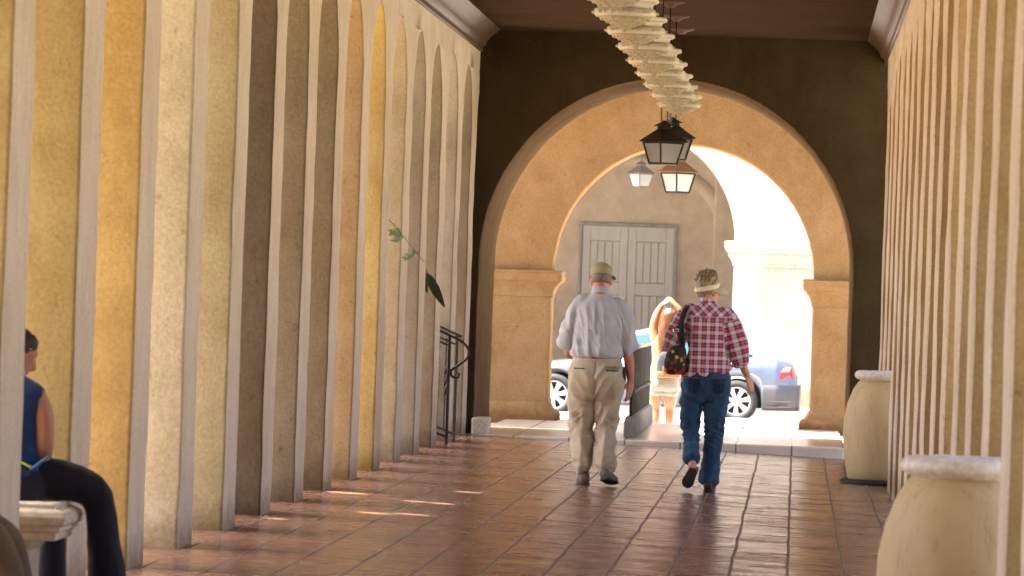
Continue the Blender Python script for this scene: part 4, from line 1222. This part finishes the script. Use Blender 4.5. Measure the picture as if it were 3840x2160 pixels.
bm = BM(); lathe(bm, [(.062, -.02), (.064, .0), (.060, .030), (.056, .032), (.055, .0), (.055, -.018)], 26); bm.transform(Matrix.Translation((-.016, -.006, 1.488)) @ Matrix.Rotation(R(-10), 4, 'X'))
cb = bpy.data.meshes.new('collar'); bm.to_mesh(cb); bm.free(); cloth_attr(cb, []); link('collar', cb, m_plaid, ps, True)
ccen = Vector(K(553, 618, -.01)); cd = (Vector(K(556, 640, 0)) - Vector(K(552, 575, -.02))).normalized()
bm = BM(); lathe(bm, [(.047, -.034), (.057, -.032), (.062, -.01), (.060, .022), (.055, .032), (.046, .030)], 22)
bm.transform(Matrix.Translation(ccen) @ cd.to_track_quat('Z', 'Y').to_matrix().to_4x4())
for v in bm.verts: v.co += noise.noise_vector(v.co * 30) * .008
cb = bpy.data.meshes.new('cuff'); bm.to_mesh(cb); bm.free(); cloth_attr(cb, []); link('rolled_cuff', cb, m_plaid, ps, True)
bm = BM()
stack(bm, [(.002, -.006, 1.01, .160, .118), (.0, -.010, .95, .176, .130), (-.002, -.018, .88, .190, .146), (-.002, -.018, .83, .189, .146), (-.002, -.010, .77, .178, .132), (-.004, 0, .72, .14, .10)], 32)
limb(bm, [(-.095, -.008, .83, .094), (*K(258, 905, .0), .084), (*K(257, 1000, .02), .068), (*K(258, 1080, -.05), .062), (*K(262, 1160, -.13), .056), (*K(266, 1205, -.18), .062)], 20)
limb(bm, [(.088, -.008, .83, .094), (*K(405, 905, .0), .086), (*K(400, 1000, .02), .070), (*K(394, 1090, .02), .064), (*K(384, 1190, .01), .064), (*K(372, 1290, .0), .070), (*K(367, 1340, .0), .072)], 20)
me = fuse(bm, .0078, 4)
def jeans(p):
    s = -1 if p.x < -.004 else 1
    f = folds(Vector((p.x - s * p.z * .3, p.y, p.z)), (13, 7, 9), 3.3 + s, .020)
    knee = folds(Vector((p.x, p.y, p.z + s * p.x * .6)), (7, 7, 26), 5.1, .018) * math.exp(-((p.z - .48) / .12) ** 2)
    hip = folds(Vector((p.x, p.y, p.z - abs(p.x) * .5)), (6, 6, 24), 7.2, .015) * math.exp(-((p.z - .73) / .07) ** 2)
    low = folds(p, (8, 8, 20), 1.9, .008) * max(0, min(1, (.36 - p.z) / .2))
    seam = -.010 * math.exp(-((p.x + .002) / .008) ** 2) * (1 if p.y < 0 and .72 < p.z < .95 else 0)
    return f + knee + hip + low + seam
displace(me, jeans)
jn = link('jeans', me, m_denim, wom)
for x0, x1 in ((-.145, -.045), (.045, .145)):
    zt_ = .905
    obj('back_pocket', decal(me, x0, x1, zt_ - .115, zt_, .002, .004, 10, 10, lambda u, w, x, z, a=x0, b=x1: ((a + b) / 2 + (x - (a + b) / 2) * (.82 + .18 * w), z - (.018 * (1 - abs(2 * u - 1)) * (1 - w)))), m_denim, jn, True)
    obj('stitching', decal(me, x0, x1, zt_ - .008, zt_ - .003, .007, .002, 12, 1), m_thread, jn)
    obj('stitching', decal(me, x0 + .008, x1 - .008, zt_ - .06, zt_ - .054, .007, .002, 14, 1, lambda u, w, x, z: (x, z + .012 * math.sin(u * PI * 3))), m_strap, jn)
# shoes: the left foot has just pushed off, its sole towards the camera
hl, tl_ = Vector(K(278, 1262, -.245)), Vector(K(236, 1368, -.205))
bm = BM(); foot(bm, hl, tl_ + Vector((-.01, .04, -.01)), (.30, 1, .35), .045, .085); s1 = obj('shoe', bm, m_brownshoe, wom, True)
bm = BM(); foot(bm, hl + Vector((0, -.012, 0)), tl_ + Vector((-.01, .026, -.012)), (.30, 1, .35), .047, .022); obj('sole', bm, m_sole, s1, True)
bm = BM(); foot(bm, (.040, -.085, .012), (.060, .17, .012), (0, 0, 1), .046, .085); s2 = obj('shoe', bm, m_brownshoe, wom, True)
bm = BM(); foot(bm, (.040, -.09, .0), (.060, .175, .0), (0, 0, 1), .049, .026); obj('sole', bm, m_sole, s2, True)
# short tousled hair and visor
bm = BM()
stack(bm, [(0, -.028, -.075, .050, .050), (0, -.022, -.03, .072, .082), (0, -.012, .03, .078, .094), (0, -.012, .08, .080, .096), (0, -.012, .115, .062, .076), (0, -.012, .130, .03, .036)], 26, 2.1)
for v in bm.verts: v.co += noise.noise_vector(v.co * 26) * (.010 if v.co.z > .06 else .003)
rnd = random.Random(5)
for i in range(420):
    th = rnd.uniform(-PI, PI); ph = rnd.uniform(.12, 1.5)
    if ph < .35 and rnd.random() < .5: ph += .4
    n_ = Vector((math.cos(ph) * math.cos(th), math.cos(ph) * math.sin(th), math.sin(ph)))
    if n_.y > .45 and n_.z < .5: continue
    b0 = Vector((n_.x * .082, n_.y * .095 - .014, n_.z * .090 + .038))
    tn = Vector((.25, .35, 1)) - n_ * n_.dot(Vector((.25, .35, 1))); tn = tn.normalized() if tn.length > .05 else Vector((.5, .8, .2))
    g_ = (tn * .9 + n_ * .38 + Vector((rnd.uniform(-.45, .45), rnd.uniform(-.4, .4), rnd.uniform(-.2, .3)))).normalized(); L = rnd.uniform(.026, .052)
    limb(bm, [(*b0, .007), (*(b0 + g_ * L * .55 + n_ * .004), .0055), (*(b0 + g_ * L + Vector((0, 0, .004))), .0012)], 5, 2)
bm.transform(hw_); obj('hair', bm, m_blond_hair, wom, True)
bm = BM(); rows = []
for i in range(41):
    a = 2 * PI * i / 40; rows.append([bm.verts.new((r_ * math.cos(a), r_ * 1.18 * math.sin(a) - .008, z + .038 * math.sin(a))) for r_, z in ((.0855, -.008), (.0885, -.006), (.0885, .030), (.0855, .032))])
for a, b in zip(rows[:-1], rows[1:]):
    for k in range(3): bm.faces.new((a[k], a[k + 1], b[k + 1], b[k]))
bm.transform(hw_ @ Matrix.Rotation(R(-2), 4, 'X')); vis = obj('sun_visor', bm, m_visor, wom, True)
bm = BM(); rows = []
for i in range(17):
    a = R(2) + R(176) * i / 16; r0 = Vector((.089 * math.cos(a), .103 * math.sin(a) - .004, .018 + .036 * math.sin(a) - .030 * abs(math.cos(a)) ** 2)); e = math.sin(a) ** .8
    r1 = r0 + Vector((math.cos(a) * .045 * e, .125 * e * max(.35, math.sin(a)), -.065 * e - .03 * abs(math.cos(a)) * e))
    rows.append([bm.verts.new(r0), bm.verts.new(r0.lerp(r1, .5) + Vector((0, 0, .010 * e))), bm.verts.new(r1)])
for a, b in zip(rows[:-1], rows[1:]):
    for k in range(2): bm.faces.new((a[k], a[k + 1], b[k + 1], b[k]))
bmesh.ops.solidify(bm, geom=list(bm.faces), thickness=.004)
bm.transform(hw_ @ Matrix.Rotation(R(-2), 4, 'X')); obj('brim', bm, m_visor, vis, True)
bm = BM(); ball(bm, hw_ @ Vector((.086, .004, -.052)), .007, .007, .012, n=8); obj('earring', bm, m_red, wom, True)
bm = BM(); 
for k in range(2):
    c0 = Vector(K(596 + 4 * k, 690 + 9 * k, .018)); d0 = (Vector(K(603, 705, .02)) - Vector(K(577, 640, 0))).normalized()
    b2 = BM(); lathe(b2, [(.027, -.003), (.030, 0), (.027, .003)], 18); b2.transform(Matrix.Translation(c0) @ d0.to_track_quat('Z', 'Y').to_matrix().to_4x4()); mm = bpy.data.meshes.new('t'); b2.to_mesh(mm); b2.free(); bm.from_mesh(mm)
obj('bracelet', bm, m_gold, wom, True)

# shoulder bag hanging from her left shoulder
bag = empty('shoulder_bag', tuple(Vector((-.69, 39.0, zf(-.69))) + Vector(K(170, 620, -.10))), 0, 'dark floral shoulder bag with a black strap and silver buckle under the plaid sleeve', 'bag')
bm = BM()
stack(bm, [(.0, 0, -.105, .04, .03), (.0, 0, -.098, .072, .055), (0, 0, -.06, .090, .070), (-.002, 0, 0, .088, .070), (.004, 0, .06, .078, .062), (.012, 0, .10, .058, .048), (.018, 0, .118, .03, .03)], 28)
me = fuse(bm, .007, 4); displace(me, lambda p: folds(p, (18, 14, 9), 4.2, .008)); link('pouch', me, m_floral, bag)
def bl(cx, cy, y): return tuple(Vector(K(cx, cy, y)) - Vector(K(170, 620, -.10)))
bm = BM()
pts = [bl(212, 560, -.12), bl(208, 470, -.145), bl(203, 400, -.140), bl(214, 345, -.118), bl(232, 300, -.075), bl(240, 284, .01), bl(232, 300, .09), bl(215, 380, .13), bl(190, 480, .10), bl(175, 555, .0)]
C = catmull(pts, 6); rows = []
for i, c in enumerate(C):
    d = (C[min(i + 1, len(C) - 1)] - C[max(i - 1, 0)]).normalized(); out = Vector((-.35, -1 if i < 33 else .4, .25)); s_ = d.cross(out).normalized() * .021; nn = s_.cross(d).normalized() * .003
    rows.append([bm.verts.new(c - s_ - nn), bm.verts.new(c + s_ - nn), bm.verts.new(c + s_ + nn), bm.verts.new(c - s_ + nn)])
for a, b in zip(rows[:-1], rows[1:]):
    for k in range(4): bm.faces.new((a[k], a[(k + 1) % 4], b[(k + 1) % 4], b[k]))
obj('strap', bm, m_strap, bag, True)
bm = BM(); pts = [bl(178, 412, -.10), bl(190, 470, -.125), bl(205, 530, -.135), bl(195, 565, -.12)]
limb(bm, [(*p, .011) for p in pts], 8, 4); obj('strap', bm, m_strap, bag, True)
bm = BM(); cb_ = Vector(bl(172, 436, -.125))
for a, b in (((-.020, -.012), (.020, -.009)), ((.020, -.009), (.019, .013)), ((.019, .013), (-.021, .010)), ((-.021, .010), (-.020, -.012))):
    limb(bm, [(cb_.x + a[0], cb_.y, cb_.z + a[1], .0035), (cb_.x + b[0], cb_.y, cb_.z + b[1], .0035)], 6, 1)
obj('buckle', bm, m_silver, bag)

# ---------- woman raising her arms beyond the arches
bw = person((-1.535, 58.15, -.30), 'young woman in pale shorts raising both arms in the sun beyond the arch')
bm = BM()
hb = head(bm, Vector((.045, .03, 1.495)), R(8), R(8), .93)
limb(bm, [(.02, 0, 1.28, .05), (.03, 0, 1.36, .045), (.04, .01, 1.42, .045)], 12, 2)
stack(bm, [(0, 0, .64, .08, .07), (0, -.01, .74, .165, .125), (0, -.01, .82, .165, .12), (.005, 0, .96, .125, .09), (.01, 0, 1.12, .140, .09), (.012, 0, 1.24, .155, .085), (.015, 0, 1.31, .09, .06)], 22)
limb(bm, [(-.11, 0, 1.24, .058), (-.135, .02, 1.36, .054), (-.125, .02, 1.47, .048), (-.095, .04, 1.57, .042), (-.04, .05, 1.66, .030)], 14)
hand(bm, (-.04, .05, 1.66), (.03, .06, 1.72), (-.3, -.6, .7), (.3, .7, 0), .92, .8)
limb(bm, [(.14, 0, 1.24, .058), (.20, .02, 1.36, .054), (.21, .02, 1.47, .048), (.18, .04, 1.57, .042), (.11, .05, 1.66, .030)], 14)
hand(bm, (.11, .05, 1.66), (.04, .06, 1.72), (.3, -.6, .7), (-.3, .7, 0), .92, .8)
for s, x in ((-1, -.088), (1, .088)):
    limb(bm, [(x, -.005, .72, .092), (x * 1.02, 0, .56, .078), (x * .96, .01, .42, .052), (x * .94, -.012, .30, .052), (x * .9, 0, .15, .036), (x * .9, .0, .04, .034)], 16)
    foot(bm, (x * .9, -.05, .0), (x * 1.0, .16, .0), (0, 0, 1), .038, .07)
link('body', fuse(bm, .0062, 3), m_skin4, bw); eyes(bw, hb, .93)
bm = BM(); stack(bm, [(0, -.008, .80, .176, .134), (0, -.004, .90, .160, .118), (.005, 0, .98, .142, .105), (.01, 0, 1.12, .152, .102), (.012, 0, 1.22, .158, .098), (.013, 0, 1.27, .135, .08), (.014, 0, 1.30, .10, .065)], 26)
me = fuse(bm, .009, 3); displace(me, lambda p: folds(p, (14, 8, 8), 2.4, .008)); link('top', me, m_topcloth, bw)
bm = BM(); stack(bm, [(0, -.01, .83, .172, .130), (0, -.014, .76, .184, .142), (0, -.012, .70, .186, .140), (0, -.006, .65, .176, .124)], 28)
for x in (-.092, .092): limb(bm, [(x, -.008, .74, .09), (x, -.008, .66, .094), (x, -.008, .605, .094)], 18, 3)
me = fuse(bm, .009, 3); displace(me, lambda p: folds(p, (12, 8, 14), 6.4, .006)); link('shorts', me, m_lightdenim, bw)
bm = BM(); stack(bm, [(.03, -.085, 1.03, .05, .02), (.035, -.095, 1.12, .095, .045), (.04, -.085, 1.25, .120, .06), (.045, -.06, 1.36, .122, .075), (.046, -.02, 1.47, .112, .10), (.046, .0, 1.56, .098, .105), (.046, .0, 1.62, .05, .06)], 26, 2.1)
me = fuse(bm, .008, 3); displace(me, lambda p: folds(p, (34, 20, 3), 3.7, .010)); link('hair', me, m_brown_hair, bw)
for x in (-.08, .08):
    bm = BM(); foot(bm, (x, -.055, 0), (x * 1.1, .17, 0), (0, 0, 1), .042, .05); obj('shoe', bm, m_brownshoe, bw, True)
pk = empty('backpack', (-1.535 + .06, 58.15 - .17, .66), 0, 'charcoal backpack with a tan leather base on the woman raising her arms', 'backpack')
bm = BM(); stack(bm, [(0, 0, -.145, .135, .06), (0, 0, -.12, .145, .07), (0, 0, 0, .14, .065), (0, .005, .10, .12, .055), (0, .01, .145, .07, .03)], 28, 3.5); me = fuse(bm, .008, 3); displace(me, lambda p: folds(p, (14, 14, 9), 1.4, .006)); link('pack', me, m_pack, pk)
bm = BM(); stack(bm, [(0, 0, -.158, .130, .056), (0, 0, -.15, .147, .072), (0, 0, -.09, .150, .075), (0, 0, -.085, .14, .06)], 28, 3.5); obj('leather_base', bm, m_packtan, pk, True)
for x in (-.06, .07):
    bm = BM(); box(bm, x - .012, x + .012, -.082, -.074, -.13, -.02); obj('strap', bm, m_packtan, pk, False, .003)
for s in (-1, 1):
    bm = BM(); limb(bm, [(-.03 + s * .085, .06, .17, .014), (-.04 + s * .10, .12, .28, .014), (-.05 + s * .13, .22, .25, .014), (-.055 + s * .16, .24, .05, .012), (-.05 + s * .17, .14, -.10, .010), (s * .13, .04, -.13, .010)], 8, 4, (Vector((0, 1, 0)), .5)); obj('shoulder_strap', bm, m_pack, pk, True)

# ---------- seated woman in navy blue
sw = person((-3.43, 21.5, 0), 'woman in a sleeveless navy top and black trousers sitting on a stone bench')
bm = BM()
hs = head(bm, Vector((.005, .055, 1.10)), R(-58), R(-24), .93)
limb(bm, [(.01, .0, .96, .052), (.012, .015, 1.01, .045), (.012, .04, 1.05, .045)], 12, 2)
stack(bm, [(0, .02, .50, .14, .13), (0, .01, .58, .14, .11), (0, .0, .70, .12, .09), (.0, -.005, .84, .135, .085), (.0, -.005, .93, .14, .08), (.005, .0, .985, .07, .055)], 20)
limb(bm, [(.112, -.01, .925, .046), (.150, -.02, .83, .049), (.158, -.01, .70, .043), (.12, .07, .635, .038), (.06, .16, .63, .026)], 14)
hand(bm, (.06, .16, .63), (-.01, .24, .64), (.5, -.3, .7), (.2, .8, .4), .9, .9)
limb(bm, [(-.125, -.01, .925, .046), (-.16, .0, .83, .046), (-.15, .05, .70, .042), (-.08, .15, .64, .036), (-.02, .20, .62, .026)], 14)
hand(bm, (-.02, .20, .62), (.05, .28, .63), (-.5, -.3, .7), (-.2, .8, .4), .9, .9)
limb(bm, [(.06, .03, .53, .07), (.36, .10, .50, .05), (.42, .12, .10, .034), (.42, .12, .07, .034)], 14)
limb(bm, [(-.05, .08, .53, .07), (.10, .42, .50, .05), (.13, .45, .10, .034), (.13, .45, .07, .034)], 14)
link('body', fuse(bm, .006, 3), m_skin3, sw); eyes(sw, hs, .93)
bm = BM(); stack(bm, [(0, .015, .535, .158, .135), (0, .008, .60, .150, .122), (0, .0, .70, .134, .105), (.0, -.004, .82, .146, .102), (.0, -.004, .915, .156, .094), (.0, -.002, .955, .140, .082), (.004, .0, .985, .095, .070), (.006, .004, 1.005, .06, .055)], 28)
me = fuse(bm, .008, 3); displace(me, lambda p: folds(p, (9, 9, 16), 5.4, .007)); link('top', me, m_navy, sw)
bm = BM(); stack(bm, [(0, .02, .462, .165, .15), (0, .02, .50, .175, .155), (0, .015, .57, .162, .135), (0, .01, .60, .14, .11)], 24)
limb(bm, [(.03, .03, .545, .100), (.20, .065, .555, .090), (.34, .095, .52, .075), (.395, .105, .45, .068), (.415, .11, .30, .070), (.435, .12, .15, .082), (.44, .125, .06, .088)], 18)
limb(bm, [(-.04, .08, .545, .098), (.03, .25, .55, .088), (.09, .40, .52, .072), (.115, .44, .45, .066), (.13, .45, .30, .066), (.13, .46, .06, .08)], 18)
me = fuse(bm, .009, 4); displace(me, lambda p: folds(p, (11, 11, 8), 8.4, .007)); link('trousers', me, m_blackcloth, sw)
bm = BM(); stack(bm, [(0, -.046, -.075, .050, .046), (0, -.034, -.02, .077, .076), (0, -.018, .03, .085, .096), (0, -.012, .08, .081, .098), (0, -.012, .112, .056, .07), (0, -.012, .124, .02, .03)], 24, 2.1)
for v in bm.verts: v.co += noise.noise_vector(v.co * 42) * .010
bm.transform(hs); obj('hair', bm, m_black_hair, sw, True)
bm = BM(); ball(bm, hs @ Vector((.084, .002, -.048)), .006, .006, .014, n=8); obj('earring', bm, m_silver, sw, True)
for h_, t_ in (((.40, .09, 0), (.62, .20, 0)), ((.10, .43, 0), (.20, .66, 0))):
    bm = BM(); foot(bm, h_, t_, (0, 0, 1), .042, .08); obj('shoe', bm, m_strap, sw, True)
m_page = simple('blue_and_lime_paper', (.10, .26, .50), .5, .3, 9)
m_page2 = simple('lime_paper', (.50, .60, .06), .5, .2, 9)
bk = empty('booklet', (-3.43 + .125, 21.43, .605), 0, 'small blue and lime green booklet in the lap of the woman in navy', 'booklet')
bm = BM(); box(bm, -.01, .09, -.06, .06, .0, .006); bm.transform(Matrix.Rotation(R(-38), 4, 'Y')); obj('cover', bm, m_page, bk)
bm = BM(); box(bm, -.075, -.01, -.06, .06, .0, .006); bm.transform(Matrix.Rotation(R(24), 4, 'Y')); obj('page', bm, m_page2, bk)

# ---------- person in brown trousers, only a knee reaches into the picture
bp = person((-3.62, 19.55, 0), 'seated person in brown trousers whose knee shows at the lower left corner')
bm = BM()
hp = head(bm, Vector((-.02, .0, 1.17)), R(-80), R(-10), 1.0)
limb(bm, [(-.02, 0, .99, .06), (-.02, .0, 1.05, .055), (-.02, .0, 1.10, .055)], 12, 2)
stack(bm, [(0, 0, .50, .14, .16), (-.01, 0, .65, .11, .145), (-.02, 0, .85, .11, .16), (-.02, 0, .96, .09, .16), (-.02, 0, 1.02, .06, .07)], 20)
for s in (-1, 1):
    limb(bm, [(-.02, s * .17, .95, .05), (-.02, s * .22, .82, .047), (.02, s * .22, .68, .043), (.16, s * .18, .60, .036), (.26, s * .14, .60, .028)], 12)
    hand(bm, (.26, s * .14, .60), (.38, s * .12, .60), (0, 0, 1), (0, -s, 0), 1.0, .4)
    limb(bm, [(.05, s * .09, .52, .07), (.43, s * .12, .40, .05), (.51, s * .12, .06, .036)], 12)
link('body', fuse(bm, .008, 3), m_skin, bp); eyes(bp, hp)
bm = BM(); stack(bm, [(0, 0, .52, .155, .175), (-.01, 0, .65, .135, .165), (-.02, 0, .85, .135, .185), (-.02, 0, .96, .11, .185), (-.02, 0, 1.03, .065, .08)], 24)
for s in (-1, 1): limb(bm, [(-.02, s * .15, .96, .075), (-.02, s * .22, .84, .068), (.01, s * .22, .72, .062)], 14)
me = fuse(bm, .010, 3); displace(me, lambda p: folds(p, (9, 9, 7), 3.4, .008)); link('shirt', me, m_greycloth, bp)
bm = BM(); stack(bm, [(0, 0, .465, .17, .18), (0, 0, .52, .175, .19), (0, 0, .60, .145, .165)], 22)
for s in (-1, 1): limb(bm, [(.05, s * .09, .53, .10), (.28, s * .11, .475, .092), (.43, s * .12, .405, .080), (.49, s * .12, .33, .078), (.515, s * .12, .22, .085), (.535, s * .12, .08, .096)], 18)
me = fuse(bm, .009, 4); displace(me, lambda p: folds(p, (9, 9, 6), 2.4, .012)); link('trousers', me, m_browncloth, bp)
bm = BM(); stack(bm, [(0, -.03, -.04, .06, .06), (0, -.014, .04, .085, .10), (0, -.012, .09, .076, .09), (0, -.012, .122, .02, .03)], 22, 2.1); bm.transform(hp); obj('hair', bm, m_grey_hair, bp, True)
for s in (-1, 1):
    bm = BM(); foot(bm, (.46, s * .12, 0), (.74, s * .14, 0), (0, 0, 1), .05, .09); obj('shoe', bm, m_brownshoe, bp, True)

# ------------------------------------------------------------------ light
w = bpy.data.worlds.new('World'); scene.world = w; w.use_nodes = True
nt = w.node_tree; bg = nt.nodes['Background']
sky = nt.nodes.new('ShaderNodeTexSky'); sky.sky_type = 'NISHITA'; sky.sun_disc = False
sky.sun_elevation = SUN_EL; sky.sun_rotation = math.atan2(SUN_H.x, SUN_H.y)
sky.air_density = .7; sky.dust_density = 6.0; sky.ozone_density = .6
nt.links.new(sky.outputs[0], bg.inputs[0]); bg.inputs[1].default_value = .15
sd = bpy.data.lights.new('sun', 'SUN'); sd.energy = 5.0; sd.angle = R(.53); sd.color = (1, .91, .78)
so = bpy.data.objects.new('sun', sd); COL.objects.link(so)
so.rotation_euler = SUN.to_track_quat('Z', 'Y').to_euler(); so.location = (-20, 0, 40)

scene.view_settings.view_transform = 'Standard'; scene.view_settings.look = 'None'
scene.view_settings.exposure = 2.78; scene.view_settings.gamma = 1.0
scene.cycles.use_denoising = True
scene.cycles.max_bounces = 10; scene.cycles.diffuse_bounces = 7; scene.cycles.glossy_bounces = 4
scene.cycles.sample_clamp_indirect = 8
